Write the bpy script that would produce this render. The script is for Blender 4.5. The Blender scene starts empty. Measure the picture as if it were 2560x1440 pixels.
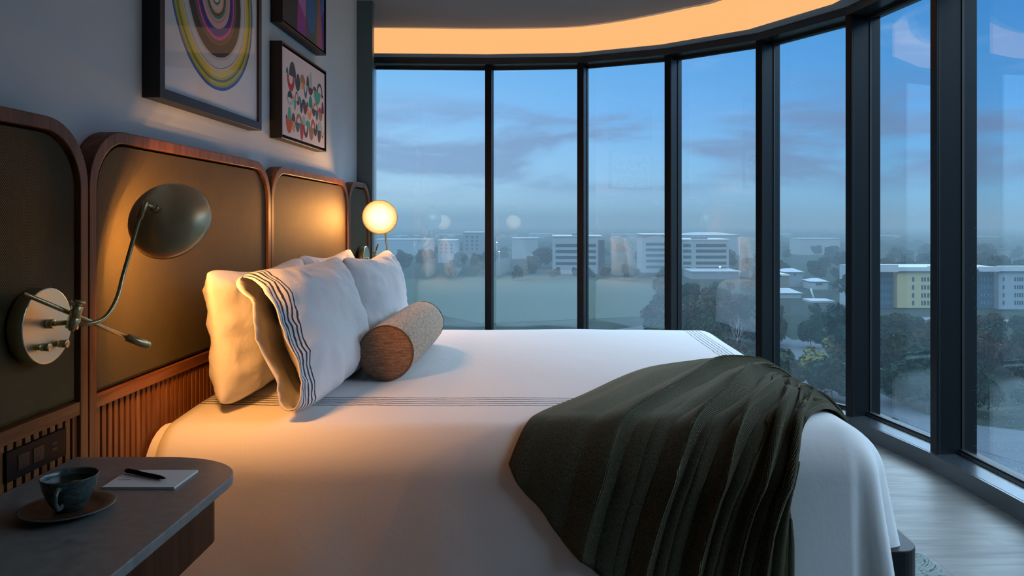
import bpy, bmesh, math, random
from mathutils import Vector, Matrix, noise
from math import sin, cos, pi, sqrt, atan2, radians, floor, exp

S = bpy.context.scene
COL = S.collection
random.seed(7)

# ------------------------------------------------------------------ camera
EYE = 1.16
MIST_S, MIST_A = 0.00026, 0.0009
F_PX = 1885.0
PX, PY = 1355.0, 556.0          # principal point of the 2560 x 1440 frame
cam_d = bpy.data.cameras.new('camera')
cam = bpy.data.objects.new('camera', cam_d)
COL.objects.link(cam)
cam.location = (0, 0, EYE)
cam.rotation_euler = (pi / 2, 0, 0)
cam_d.sensor_width = 36
cam_d.lens = F_PX / 2560 * 36
cam_d.shift_x = -(PX - 1280) / 2560
cam_d.shift_y = -(720 - PY) / 2560
cam_d.clip_start = 0.02
cam_d.clip_end = 12000
S.camera = cam

# ------------------------------------------------------------------ view
S.view_settings.view_transform = 'Standard'
S.view_settings.look = 'None'
S.view_settings.gamma = 1
S.view_settings.use_curve_mapping = False
S.view_settings.exposure = 0.0
try:
    S.cycles.use_denoising = True
    S.cycles.max_bounces = 10
    S.cycles.diffuse_bounces = 5
    S.cycles.transparent_max_bounces = 16
    S.cycles.volume_bounces = 0
    S.cycles.sample_clamp_indirect = 6
    S.cycles.caustics_reflective = False
    S.cycles.caustics_refractive = False
    S.cycles.volume_max_steps = 64
except Exception:
    pass


# ------------------------------------------------------------------ node helpers
class NT:
    def __init__(s, tree):
        s.t = tree
        s.n = tree.nodes
        s.l = tree.links

    def node(s, typ, **kw):
        n = s.n.new(typ)
        for k, v in kw.items():
            setattr(n, k, v)
        return n

    def put(s, sock, v):
        if v is None:
            return
        if isinstance(v, bpy.types.NodeSocket):
            s.l.new(v, sock)
        else:
            if sock.type == 'RGBA' and not isinstance(v, (int, float)) and len(v) == 3:
                v = (*v, 1)
            sock.default_value = v

    def math(s, op, a, b=None, c=None, clamp=False):
        n = s.node('ShaderNodeMath', operation=op, use_clamp=clamp)
        s.put(n.inputs[0], a)
        s.put(n.inputs[1], b)
        s.put(n.inputs[2], c)
        return n.outputs[0]

    def mix(s, f, a, b, typ='MIX'):
        n = s.node('ShaderNodeMix', data_type='RGBA', blend_type=typ)
        s.put(n.inputs[0], f)
        s.put(n.inputs[6], a)
        s.put(n.inputs[7], b)
        return n.outputs[2]

    def noise(s, vec, scale, detail=3, rough=0.5, dist=0.0):
        n = s.node('ShaderNodeTexNoise')
        s.put(n.inputs['Vector'], vec)
        n.inputs['Scale'].default_value = scale
        n.inputs['Detail'].default_value = detail
        n.inputs['Roughness'].default_value = rough
        n.inputs['Distortion'].default_value = dist
        return n.outputs['Fac']

    def mapping(s, vec, scale=(1, 1, 1), loc=(0, 0, 0), rot=(0, 0, 0)):
        n = s.node('ShaderNodeMapping')
        s.put(n.inputs[0], vec)
        n.inputs['Location'].default_value = loc
        n.inputs['Rotation'].default_value = rot
        n.inputs['Scale'].default_value = scale
        return n.outputs[0]

    def ramp(s, f, stops, mode='LINEAR'):
        n = s.node('ShaderNodeValToRGB')
        n.color_ramp.interpolation = mode
        e = n.color_ramp.elements
        while len(e) > 1:
            e.remove(e[-1])
        e[0].position = stops[0][0]
        e[0].color = (*stops[0][1], 1)
        for p, c in stops[1:]:
            k = e.new(p)
            k.color = (*c, 1)
        s.put(n.inputs[0], f)
        return n.outputs[0]

    def rng(s, v, a, b, c=0.0, d=1.0, smooth=False):
        n = s.node('ShaderNodeMapRange')
        if smooth:
            n.interpolation_type = 'SMOOTHSTEP'
        s.put(n.inputs[0], v)
        n.inputs[1].default_value = a
        n.inputs[2].default_value = b
        n.inputs[3].default_value = c
        n.inputs[4].default_value = d
        return n.outputs[0]

    def sep(s, vec):
        n = s.node('ShaderNodeSeparateXYZ')
        s.put(n.inputs[0], vec)
        return n.outputs

    def comb(s, x, y, z):
        n = s.node('ShaderNodeCombineXYZ')
        s.put(n.inputs[0], x)
        s.put(n.inputs[1], y)
        s.put(n.inputs[2], z)
        return n.outputs[0]

    def bump(s, h, strength=0.3, dist=0.01):
        n = s.node('ShaderNodeBump')
        n.inputs['Strength'].default_value = strength
        n.inputs['Distance'].default_value = dist
        s.put(n.inputs['Height'], h)
        return n.outputs[0]

    def co(s, kind='Object'):
        return s.node('ShaderNodeTexCoord').outputs[kind]


def material(name, color=(0.5, 0.5, 0.5), rough=0.5, metal=0.0, fn=None, **kw):
    m = bpy.data.materials.new(name)
    m.use_nodes = True
    t = NT(m.node_tree)
    b = m.node_tree.nodes['Principled BSDF']
    t.put(b.inputs['Base Color'], color)
    t.put(b.inputs['Roughness'], rough)
    t.put(b.inputs['Metallic'], metal)
    for k, v in kw.items():
        t.put(b.inputs[k.replace('_', ' ')], v)
    if fn:
        fn(t, b)
    return m


# ------------------------------------------------------------------ world: dusk sky
W = bpy.data.worlds.new('dusk_sky')
S.world = W
W.use_nodes = True
wt = NT(W.node_tree)
bg = W.node_tree.nodes['Background']
dirv = wt.co('Generated')
dx, dy, dz = wt.sep(dirv)[0:3]
sky = wt.ramp(wt.math('MULTIPLY', dz, 2.0), [
    (0.0, (0.66, 0.74, 0.84)), (0.06, (0.76, 0.82, 0.97)), (0.16, (0.60, 0.75, 1.0)),
    (0.28, (0.42, 0.62, 0.98)), (0.42, (0.28, 0.54, 0.92)), (0.56, (0.21, 0.47, 0.86)), (1.0, (0.10, 0.3, 0.6))])
side = wt.rng(dx, -0.25, 0.5)
sky = wt.mix(1.0, sky, wt.ramp(side, [(0.0, (1.45, 1.2, 1.03)), (0.45, (0.92, 0.97, 0.98)), (1.0, (0.42, 0.66, 0.78))]), 'MULTIPLY')
# layered cloud banks, low and flat
cv = wt.mapping(dirv, scale=(3.0, 3.0, 13.0), loc=(1.3, 0.2, 0.35))
cn = wt.noise(cv, 1.5, 6, 0.55, 0.3)
cmask = wt.math('MULTIPLY', wt.rng(cn, 0.42, 0.60, 0, 1, True),
                wt.math('MULTIPLY', wt.rng(dz, 0.02, 0.065, 0, 1, True), wt.rng(dz, 0.20, 0.11, 0, 1, True)))
ccol = wt.mix(side, (0.50, 0.47, 0.66), (0.30, 0.29, 0.45))
sky = wt.mix(wt.math('MULTIPLY', cmask, 0.85), sky, ccol)
# thin rosy wisps higher up
wv = wt.mapping(dirv, scale=(2.2, 2.2, 14.0), loc=(4.1, 2.2, 1.1))
wn = wt.noise(wv, 2.3, 5, 0.6, 0.5)
wmask = wt.math('MULTIPLY', wt.rng(wn, 0.54, 0.74, 0, 1, True), wt.rng(dz, 0.10, 0.16, 0, 1, True))
sky = wt.mix(wt.math('MULTIPLY', wmask, 0.6), sky, wt.mix(side, (0.80, 0.74, 1.0), (0.40, 0.52, 0.80)))
# unseen sky above the windows' view is boosted to light the room
up = wt.rng(dz, 0.268, 0.34, 0, 1, True)
sky = wt.mix(up, sky, (1.04, 0.91, 0.97))
strength = wt.math('ADD', 1.1, wt.math('MULTIPLY', wt.math('MULTIPLY', up, 8.7), wt.rng(dx, 0.1, 0.9, 1.0, 0.62)))
wt.put(bg.inputs[0], sky)
wt.put(bg.inputs[1], strength)


# ------------------------------------------------------------------ object helpers
def P(x, y, Y):
    """point seen at photo pixel (x, y) at depth Y"""
    return Vector(((x - PX) / F_PX * Y, Y, EYE - (y - PY) / F_PX * Y))


def tag(o, label=None, cat=None, group=None, kind=None):
    if label:
        o['label'] = label
    if cat:
        o['category'] = cat
    if group:
        o['group'] = group
    if kind:
        o['kind'] = kind
    return o


def empty(name, loc, label=None, cat=None, group=None, rot=(0, 0, 0)):
    o = bpy.data.objects.new(name, None)
    o.empty_display_size = 0.1
    COL.objects.link(o)
    o.location = loc
    o.rotation_euler = rot
    bpy.context.view_layer.update()
    return tag(o, label, cat, group)


def obj(name, bm, mats, parent=None, smooth=False, local=False, origin=None):
    """link a bmesh (world coordinates unless local) as one object"""
    if not isinstance(mats, (list, tuple)):
        mats = [mats]
    me = bpy.data.meshes.new(name)
    if smooth:
        for f in bm.faces:
            f.smooth = True
    if not local:
        if parent is not None:
            bpy.context.view_layer.update()
            bm.transform(parent.matrix_world.inverted())
        elif origin is not None:
            bm.transform(Matrix.Translation(-Vector(origin)))
    bm.to_mesh(me)
    bm.free()
    for m in mats:
        me.materials.append(m)
    o = bpy.data.objects.new(name, me)
    COL.objects.link(o)
    if parent is not None:
        o.parent = parent
    if origin is not None and not local:
        o.location = origin
    return o


def box(bm, x0, x1, y0, y1, z0, z1, mi=0, bevel=0.0, M=None):
    vs = [bm.verts.new(v) for v in ((x0, y0, z0), (x1, y0, z0), (x1, y1, z0), (x0, y1, z0),
                                    (x0, y0, z1), (x1, y0, z1), (x1, y1, z1), (x0, y1, z1))]
    fs = [bm.faces.new([vs[i] for i in q]) for q in
          ((0, 3, 2, 1), (4, 5, 6, 7), (0, 1, 5, 4), (1, 2, 6, 5), (2, 3, 7, 6), (3, 0, 4, 7))]
    for f in fs:
        f.material_index = mi
    if bevel > 0:
        es = list({e for f in fs for e in f.edges})
        r = bmesh.ops.bevel(bm, geom=es, offset=bevel, segments=2, affect='EDGES', profile=0.7)
        vs = list({v for f in r['faces'] for v in f.verts} | {v for v in vs if v.is_valid})
    if M is not None:
        bmesh.ops.transform(bm, matrix=M, verts=[v for v in vs if v.is_valid])
    return vs


def prism(bm, pts, z0, z1, mi=0):
    a = [bm.verts.new((p[0], p[1], z0)) for p in pts]
    b = [bm.verts.new((p[0], p[1], z1)) for p in pts]
    n = len(pts)
    fs = [bm.faces.new(a[::-1]), bm.faces.new(b)]
    for i in range(n):
        fs.append(bm.faces.new((a[i], a[(i + 1) % n], b[(i + 1) % n], b[i])))
    for f in fs:
        f.material_index = mi
    return fs


def frame_of(d):
    d = Vector(d).normalized()
    up = Vector((0, 0, 1)) if abs(d.z) < 0.9 else Vector((0, 1, 0))
    a = d.cross(up).normalized()
    return a, d.cross(a).normalized(), d


def lathe(bm, prof, base, axis, seg=32, mi=0):
    """prof: (radius, distance along axis)"""
    a, b, d = frame_of(axis)
    base = Vector(base)
    rings = []
    for r, t in prof:
        if r < 1e-6:
            rings.append([bm.verts.new(base + d * t)])
        else:
            rings.append([bm.verts.new(base + d * t + (a * cos(2 * pi * i / seg) + b * sin(2 * pi * i / seg)) * r) for i in range(seg)])
    for r0, r1 in zip(rings, rings[1:]):
        for i in range(seg):
            j = (i + 1) % seg
            if len(r0) == 1 and len(r1) == 1:
                continue
            if len(r0) == 1:
                f = bm.faces.new((r0[0], r1[j], r1[i]))
            elif len(r1) == 1:
                f = bm.faces.new((r0[i], r0[j], r1[0]))
            else:
                f = bm.faces.new((r0[i], r0[j], r1[j], r1[i]))
            f.material_index = mi
            f.smooth = True
    return rings


def rod(bm, p0, p1, r, seg=16, mi=0, bev=0.15):
    p0, p1 = Vector(p0), Vector(p1)
    L = (p1 - p0).length
    e = min(r * bev, L * 0.3)
    lathe(bm, [(0, 0), (r - e, 0), (r, e), (r, L - e), (r - e, L), (0, L)], p0, p1 - p0, seg, mi)


def smooth_path(pts, n=10):
    pts = [Vector(p) for p in pts]
    out = []
    for i in range(len(pts) - 1):
        p0 = pts[max(i - 1, 0)]
        p1, p2 = pts[i], pts[i + 1]
        p3 = pts[min(i + 2, len(pts) - 1)]
        for k in range(n):
            t = k / n
            out.append(0.5 * ((2 * p1) + (p2 - p0) * t + (2 * p0 - 5 * p1 + 4 * p2 - p3) * t * t + (3 * p1 - p0 - 3 * p2 + p3) * t ** 3))
    out.append(pts[-1])
    return out


def tube(bm, pts, r, seg=12, mi=0, cap=True):
    n = len(pts)
    prev = None
    rings = []
    for i, p in enumerate(pts):
        d = (pts[min(i + 1, n - 1)] - pts[max(i - 1, 0)]).normalized()
        if prev is None:
            a = frame_of(d)[0]
        else:
            a = (prev - d * prev.dot(d)).normalized()
        prev = a
        b = d.cross(a)
        rr = r(i / (n - 1)) if callable(r) else r
        rings.append([bm.verts.new(p + (a * cos(2 * pi * k / seg) + b * sin(2 * pi * k / seg)) * rr) for k in range(seg)])
    for r0, r1 in zip(rings, rings[1:]):
        for k in range(seg):
            f = bm.faces.new((r0[k], r0[(k + 1) % seg], r1[(k + 1) % seg], r1[k]))
            f.smooth = True
            f.material_index = mi
    if cap:
        bm.faces.new(rings[0][::-1]).material_index = mi
        bm.faces.new(rings[-1]).material_index = mi
    return rings


def fbm(v, s=1.0, o=3):
    return noise.fractal(Vector(v) * s, 1.0, 2.0, o)


# ------------------------------------------------------------------ materials
def wood_fn(axis, c0, c1, c2, scale=1.0, rough=0.42):
    def fn(t, b):
        v = t.co('Object')
        sc = [22, 22, 22]
        sc[axis] = 1.3
        g = t.noise(t.mapping(v, scale=[k * scale for k in sc]), 1.0, 6, 0.62, 0.9)
        g2 = t.noise(t.mapping(v, scale=[k * scale * 6 for k in sc]), 1.0, 3, 0.6, 0.2)
        f = t.math('ADD', t.math('MULTIPLY', g, 0.75), t.math('MULTIPLY', g2, 0.3))
        t.put(b.inputs['Base Color'], t.ramp(f, [(0.34, c0), (0.5, c1), (0.66, c2)]))
        t.put(b.inputs['Roughness'], t.rng(g2, 0.3, 0.7, rough - 0.06, rough + 0.1))
        t.put(b.inputs['Normal'], t.bump(f, 0.15, 0.002))
        t.put(b.inputs['Specular IOR Level'], 0.22)
    return fn


M = {}
M['walnut_v'] = material('walnut_upright_grain', fn=wood_fn(2, (0.085, 0.026, 0.009), (0.19, 0.070, 0.024), (0.28, 0.115, 0.042)))
M['walnut_h'] = material('walnut_along_grain', fn=wood_fn(1, (0.09, 0.028, 0.010), (0.20, 0.073, 0.026), (0.29, 0.118, 0.044)))
M['walnut_gap'] = material('dark_groove', (0.012, 0.008, 0.007), 0.8)


def vinyl(t, b):
    v = t.co('Object')
    x, y, z = t.sep(v)[0:3]
    n = t.noise(v, 9.0, 4, 0.6)
    w1 = t.math('SINE', t.math('MULTIPLY', y, 1150.0))
    w2 = t.math('SINE', t.math('MULTIPLY', z, 900.0))
    weave = t.math('MULTIPLY', w1, w2)
    fine = t.noise(t.mapping(v, scale=(60, 60, 240)), 2.0, 3, 0.6)
    c = t.mix(n, (0.046, 0.036, 0.014), (0.078, 0.060, 0.023))
    c = t.mix(t.math('MULTIPLY', t.rng(weave, -1, 1), 0.35), c, (0.14, 0.108, 0.045))
    t.put(b.inputs['Base Color'], c)
    t.put(b.inputs['Roughness'], t.rng(fine, 0.3, 0.7, 0.5, 0.7))
    t.put(b.inputs['Specular IOR Level'], 0.16)
    t.put(b.inputs['Normal'], t.bump(t.math('ADD', weave, fine), 0.35, 0.0008))


M['vinyl'] = material('olive_woven_upholstery', fn=vinyl)


def plaster(c, amt=0.02):
    def fn(t, b):
        v = t.co('Object')
        n = t.noise(v, 3.0, 4, 0.6)
        t.put(b.inputs['Base Color'], t.mix(n, tuple(k * (1 - amt) for k in c), tuple(min(1, k * (1 + amt)) for k in c)))
        t.put(b.inputs['Normal'], t.bump(t.noise(v, 260, 2, 0.5), 0.05, 0.0006))
    return fn


M['wall'] = material('wall_paint', rough=0.75, fn=plaster((0.74, 0.86, 0.93)))
M['ceiling'] = material('ceiling_paint', rough=0.85, fn=plaster((0.34, 0.345, 0.36)))
M['cove_white'] = material('cove_paint', (0.82, 0.78, 0.72), 0.8)
M['soffit'] = material('soffit_paint', (0.42, 0.44, 0.46), 0.6)


def dark_metal(t, b):
    t.put(b.inputs['Roughness'], 0.40)


M['bronze'] = material('dark_window_metal', (0.006, 0.007, 0.009), 0.4, 0.0, dark_metal)
M['bronze'].node_tree.nodes['Principled BSDF'].inputs['Specular IOR Level'].default_value = 0.22
M['sill'] = material('satin_sill_metal', (0.020, 0.026, 0.032), 0.26, 0.0, Specular_IOR_Level=1.0)
M['column'] = material('dark_teal_column', (0.06, 0.125, 0.15), 0.25)
M['gasket'] = material('black_gasket', (0.008, 0.009, 0.010), 0.55)
M['bead'] = material('glazing_bead_metal', (0.10, 0.12, 0.135), 0.3, 0.6)


def floor_fn(t, b):
    v = t.co('Object')
    x, y, z = t.sep(v)[0:3]
    br = t.node('ShaderNodeTexBrick', offset=0.37, offset_frequency=2)
    t.put(br.inputs['Vector'], v)
    br.inputs['Scale'].default_value = 1.0
    br.inputs['Brick Width'].default_value = 1.35
    br.inputs['Row Height'].default_value = 0.145
    br.inputs['Mortar Size'].default_value = 0.0012
    br.inputs['Mortar Smooth'].default_value = 0.3
    br.inputs['Bias'].default_value = 0.0
    br.inputs['Color1'].default_value = (0.0, 0, 0, 1)
    br.inputs['Color2'].default_value = (1, 1, 1, 1)
    br.inputs['Mortar'].default_value = (0.5, 0.5, 0.5, 1)
    row = t.math('FLOOR', t.math('DIVIDE', y, 0.145))
    off = t.comb(t.math('MULTIPLY', row, 3.7), t.math('MULTIPLY', row, 1.31), 0.0)
    va = t.node('ShaderNodeVectorMath', operation='ADD')
    t.put(va.inputs[0], v)
    t.put(va.inputs[1], off)
    g = t.noise(t.mapping(va.outputs[0], scale=(1.3, 10, 1)), 1.0, 6, 0.6, 1.8)
    g2 = t.noise(t.mapping(va.outputs[0], scale=(6, 120, 1)), 1.0, 3, 0.6, 0.3)
    f = t.math('ADD', t.math('MULTIPLY', g, 0.8), t.math('MULTIPLY', g2, 0.2))
    c = t.ramp(f, [(0.3, (0.085, 0.076, 0.070)), (0.48, (0.130, 0.119, 0.110)), (0.62, (0.165, 0.152, 0.142)), (0.75, (0.12, 0.110, 0.10))])
    c = t.mix(t.math('MULTIPLY', br.outputs['Color'], 0.30), c, (0.20, 0.188, 0.178))
    c = t.mix(br.outputs['Fac'], c, (0.06, 0.055, 0.05))
    t.put(b.inputs['Base Color'], c)
    t.put(b.inputs['Roughness'], t.rng(f, 0.3, 0.7, 0.5, 0.38))
    t.put(b.inputs['Normal'], t.bump(t.math('SUBTRACT', f, t.math('MULTIPLY', br.outputs['Fac'], 2.0)), 0.2, 0.0015))


M['floor'] = material('grey_oak_planks', fn=floor_fn)


def glass_mat(name, tint, drops=False):
    m = bpy.data.materials.new(name)
    m.use_nodes = True
    t = NT(m.node_tree)
    t.n.remove(t.n['Principled BSDF'])
    out = t.n['Material Output']
    lw = t.node('ShaderNodeLayerWeight')
    lw.inputs['Blend'].default_value = 0.5
    fac = t.math('ADD', 0.07, t.math('MULTIPLY', t.math('POWER', lw.outputs['Facing'], 4.0), 0.9), clamp=True)
    tr = t.node('ShaderNodeBsdfTransparent')
    tr.inputs[0].default_value = (*tint, 1)
    gl = t.node('ShaderNodeBsdfGlossy')
    gl.inputs['Roughness'].default_value = 0.0
    gl.inputs['Color'].default_value = (0.92, 0.97, 1.0, 1)
    mx = t.node('ShaderNodeMixShader')
    t.put(mx.inputs[0], fac)
    t.put(mx.inputs[1], tr.outputs[0])
    t.put(mx.inputs[2], gl.outputs[0])
    t.put(out.inputs[0], mx.outputs[0])
    return m


M['glass'] = glass_mat('window_glass', (0.70, 0.91, 1.0))


def brass_fn(t, b):
    v = t.co('Object')
    n = t.noise(t.mapping(v, scale=(30, 30, 300)), 1.0, 3, 0.6)
    t.put(b.inputs['Base Color'], t.mix(t.noise(v, 14, 3), (0.60, 0.44, 0.20), (0.68, 0.52, 0.27)))
    t.put(b.inputs['Roughness'], 0.27)


M['brass'] = material('antique_brass', metal=0.85, fn=brass_fn)
M['brass_dark'] = material('aged_brass', (0.80, 0.60, 0.34), 0.36, 0.6)
M['brass_fl'] = material('brushed_brass_plate', (0.72, 0.64, 0.42), 0.33, 1.0)
M['black'] = material('black_plastic', (0.003, 0.003, 0.004), 0.5, Specular_IOR_Level=0.12)
M['black_satin'] = material('black_satin_metal', (0.005, 0.006, 0.007), 0.4, Specular_IOR_Level=0.3)


def emit_mat(name, color, strength, fn=None):
    m = bpy.data.materials.new(name)
    m.use_nodes = True
    t = NT(m.node_tree)
    b = t.n['Principled BSDF']
    b.inputs['Base Color'].default_value = (0.02, 0.02, 0.02, 1)
    b.inputs['Emission Color'].default_value = (*color, 1)
    b.inputs['Emission Strength'].default_value = strength
    if fn:
        fn(t, b)
    return m


def diffuser_fn(k):
    def fn(t, b):
        # the diffuser glows less towards its rim, where the bulb is further away
        x, y, z = t.sep(t.co('Object'))[0:3]
        r = t.math('SQRT', t.math('ADD', t.math('ADD', t.math('MULTIPLY', x, x), t.math('MULTIPLY', y, y)), t.math('MULTIPLY', z, z)))
        t.put(b.inputs['Emission Color'], t.ramp(t.math('MULTIPLY', r, 10.0), [(0.0, (1, 0.47, 0.13)), (0.6, (1, 0.42, 0.10)), (1.0, (1, 0.36, 0.07))]))
        t.put(b.inputs['Emission Strength'], t.rng(r, 0.0, 0.092, k * 1.35, k * 0.35))
    return fn


def diffuser_fn(t, b):
    # the diffuser glows less towards its rim, where the LEDs are further away
    x, y, z = t.sep(t.co('Object'))[0:3]
    r = t.math('SQRT', t.math('ADD', t.math('ADD', t.math('MULTIPLY', x, x), t.math('MULTIPLY', y, y)), t.math('MULTIPLY', z, z)))
    t.put(b.inputs['Emission Color'], t.ramp(t.math('MULTIPLY', r, 10.0), [(0.0, (1, 0.88, 0.72)), (0.45, (1, 0.82, 0.58)), (0.75, (1, 0.66, 0.28)), (0.95, (0.9, 0.42, 0.10))]))


LED_W = 4.3
LED_C = (1.0, 0.41, 0.095)
M['diffuser'] = emit_mat('glowing_diffuser', (1, 0.5, 0.18), 1.4, diffuser_fn)
M['cove_glow'] = emit_mat('glowing_amber_fascia', (1.0, 0.50, 0.19), 1.0)  # fascia emits the amber glow itself, standing in for hidden cove lighting


def linen_fn(stripes=None, fine=900, tone=(0.68, 0.67, 0.68), wr=0.25):
    def fn(t, b):
        v = t.co('Object')
        c = tone
        if stripes:
            c = stripes(t, tone)
        t.put(b.inputs['Base Color'], c)
        soft = t.noise(v, 6.0, 4, 0.55, 0.4)
        creases = t.noise(t.mapping(v, scale=(9, 3, 6), rot=(0, 0, 0.3)), 1.6, 5, 0.6, 1.0)
        cloth = t.noise(v, fine, 2, 0.5)
        h = t.math('ADD', t.math('MULTIPLY', soft, 0.8), t.math('ADD', t.math('MULTIPLY', creases, 0.35), t.math('MULTIPLY', cloth, 0.02)))
        t.put(b.inputs['Normal'], t.bump(h, wr, 0.03))
        t.put(b.inputs['Roughness'], 0.85)
        t.put(b.inputs['Sheen Weight'], 0.08)
    return fn


def line_mask(t, coord, start, step, n, width, off=None):
    """n thin lines, step apart, from coordinate start"""
    if off is not None:
        coord = t.math('ADD', coord, off)
    a = t.math('DIVIDE', t.math('SUBTRACT', coord, start), step)
    inside = t.math('MULTIPLY', t.math('GREATER_THAN', a, -0.5), t.math('LESS_THAN', a, n - 0.5))
    fr = t.math('ABSOLUTE', t.math('SUBTRACT', a, t.math('ROUND', a)))
    return t.math('MULTIPLY', inside, t.math('LESS_THAN', fr, width / step / 2))


def duvet_stripes(t, tone):
    uv = t.sep(t.node('ShaderNodeUVMap', uv_map='UVMap').outputs[0])
    p, q = uv[0], uv[1]
    w = t.noise(t.node('ShaderNodeUVMap', uv_map='UVMap').outputs[0], 16.0, 3, 0.6)
    off = t.math('MULTIPLY', t.math('SUBTRACT', w, 0.5), 0.016)
    near = t.math('MULTIPLY', line_mask(t, q, 2.325, 0.0235, 5, 0.0068, off), t.math('LESS_THAN', p, 0.84))
    foot = t.math('MULTIPLY', line_mask(t, p, 0.752, 0.019, 5, 0.0042, off), t.math('GREATER_THAN', q, 2.33))
    return t.mix(t.math('MAXIMUM', near, foot), tone, (0.02, 0.025, 0.04))


M['duvet'] = material('white_percale_with_dark_lines', fn=linen_fn(duvet_stripes, wr=0.12))
M['linen'] = material('white_percale', fn=linen_fn(wr=0.3))
M['sheet'] = material('white_sheet', fn=linen_fn(wr=0.2))


def case_stripes(t, tone):
    uv = t.sep(t.node('ShaderNodeUVMap', uv_map='UVMap').outputs[0])
    w = t.noise(t.node('ShaderNodeUVMap', uv_map='UVMap').outputs[0], 14.0, 3, 0.6)
    off = t.math('MULTIPLY', t.math('SUBTRACT', w, 0.5), 0.012)
    a = line_mask(t, uv[0], 0.028, 0.0165, 5, 0.0066, off)
    return t.mix(a, tone, (0.015, 0.018, 0.03))


M['case'] = material('white_pillowcase_with_dark_lines', fn=linen_fn(case_stripes, wr=0.3))


def bolster_fn(t, b):
    uv = t.node('ShaderNodeUVMap', uv_map='UVMap').outputs[0]
    n1 = t.noise(t.mapping(uv, scale=(26, 190, 1)), 1.0, 5, 0.65, 0.8)
    n2 = t.noise(t.mapping(uv, scale=(420, 90, 1)), 1.0, 3, 0.6)
    f = t.math('ADD', t.math('MULTIPLY', n1, 0.6), t.math('MULTIPLY', n2, 0.4))
    t.put(b.inputs['Base Color'], t.ramp(f, [(0.34, (0.14, 0.088, 0.058)), (0.47, (0.38, 0.25, 0.165)), (0.56, (0.55, 0.38, 0.26)), (0.7, (0.70, 0.52, 0.37))]))
    t.put(b.inputs['Normal'], t.bump(f, 0.6, 0.002))
    t.put(b.inputs['Roughness'], 0.9)
    t.put(b.inputs['Sheen Weight'], 0.15)


def bolster_end_fn(t, b):
    bolster_fn(t, b)
    r = [n for n in t.n if n.type == 'VALTORGB'][0]
    for e, c in zip(r.color_ramp.elements, ((0.06, 0.035, 0.022), (0.17, 0.10, 0.062), (0.25, 0.155, 0.10), (0.34, 0.23, 0.16))):
        e.color = (*c, 1)


M['bolster'] = material('taupe_slub_fabric', fn=bolster_fn)
M['bolster_end'] = material('brown_slub_fabric_end', fn=bolster_end_fn)
M['piping'] = material('brown_piping', (0.10, 0.06, 0.04), 0.8)


def chenille(t, b):
    uv = t.node('ShaderNodeUVMap', uv_map='UVMap').outputs[0]
    u = t.sep(uv)[0]
    wob = t.noise(uv, 3.0, 2)
    ribs = t.math('SINE', t.math('ADD', t.math('MULTIPLY', u, 2300.0), t.math('MULTIPLY', wob, 8.0)))
    speck = t.noise(t.mapping(uv, scale=(420, 260, 1)), 1.0, 4, 0.85)
    big = t.noise(uv, 7.0, 4, 0.6)
    f = t.math('ADD', t.math('MULTIPLY', t.rng(ribs, -1, 1), 0.35), t.math('MULTIPLY', speck, 0.65))
    c = t.ramp(f, [(0.32, (0.004, 0.0035, 0.002)), (0.52, (0.014, 0.012, 0.0065)), (0.60, (0.042, 0.037, 0.021)), (0.69, (0.26, 0.225, 0.14))])
    c = t.mix(t.math('MULTIPLY', big, 0.45), c, (0.018, 0.016, 0.009))
    t.put(b.inputs['Specular IOR Level'], 0.12)
    t.put(b.inputs['Base Color'], c)
    t.put(b.inputs['Normal'], t.bump(f, 0.8, 0.003))
    t.put(b.inputs['Roughness'], 0.85)
    t.put(b.inputs['Sheen Weight'], 0.40)
    t.put(b.inputs['Sheen Roughness'], 0.45)
    t.put(b.inputs['Sheen Tint'], (0.70, 0.66, 0.46))


M['chenille'] = material('dark_green_chenille', fn=chenille)


def stone_fn(t, b):
    v = t.co('Object')
    n = t.noise(v, 40, 5, 0.65)
    n2 = t.noise(v, 7, 4, 0.6)
    c = t.mix(t.rng(n, 0.35, 0.65), (0.15, 0.145, 0.14), (0.23, 0.225, 0.22))
    c = t.mix(t.rng(n2, 0.55, 0.75, 0, 0.4), c, (0.28, 0.27, 0.26))
    t.put(b.inputs['Base Color'], c)
    t.put(b.inputs['Roughness'], t.rng(n, 0.3, 0.7, 0.34, 0.5))


M['stone'] = material('grey_quartz', fn=stone_fn)
M['nightstand'] = material('dark_walnut', fn=wood_fn(2, (0.022, 0.006, 0.0025), (0.050, 0.015, 0.005), (0.078, 0.026, 0.009)))


def glaze_fn(t, b):
    v = t.co('Object')
    n = t.noise(t.mapping(v, scale=(1, 1, 2.6)), 26, 5, 0.6, 1.8)
    c = t.ramp(n, [(0.3, (0.022, 0.036, 0.034)), (0.52, (0.062, 0.095, 0.088)), (0.62, (0.10, 0.145, 0.135)), (0.8, (0.04, 0.045, 0.03))])
    t.put(b.inputs['Base Color'], c)
    t.put(b.inputs['Roughness'], 0.22)


M['glaze'] = material('dark_green_glaze', fn=glaze_fn)


def saucer_fn(t, b):
    v = t.co('Object')
    x, y, z = t.sep(v)[0:3]
    r = t.math('SQRT', t.math('ADD', t.math('MULTIPLY', x, x), t.math('MULTIPLY', y, y)))
    n = t.noise(v, 30, 4, 0.6, 1.0)
    c = t.mix(n, (0.055, 0.028, 0.018), (0.12, 0.065, 0.045))
    c = t.mix(t.rng(r, 0.078, 0.084), c, (0.09, 0.12, 0.115))
    t.put(b.inputs['Base Color'], c)
    t.put(b.inputs['Roughness'], 0.25)


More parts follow.
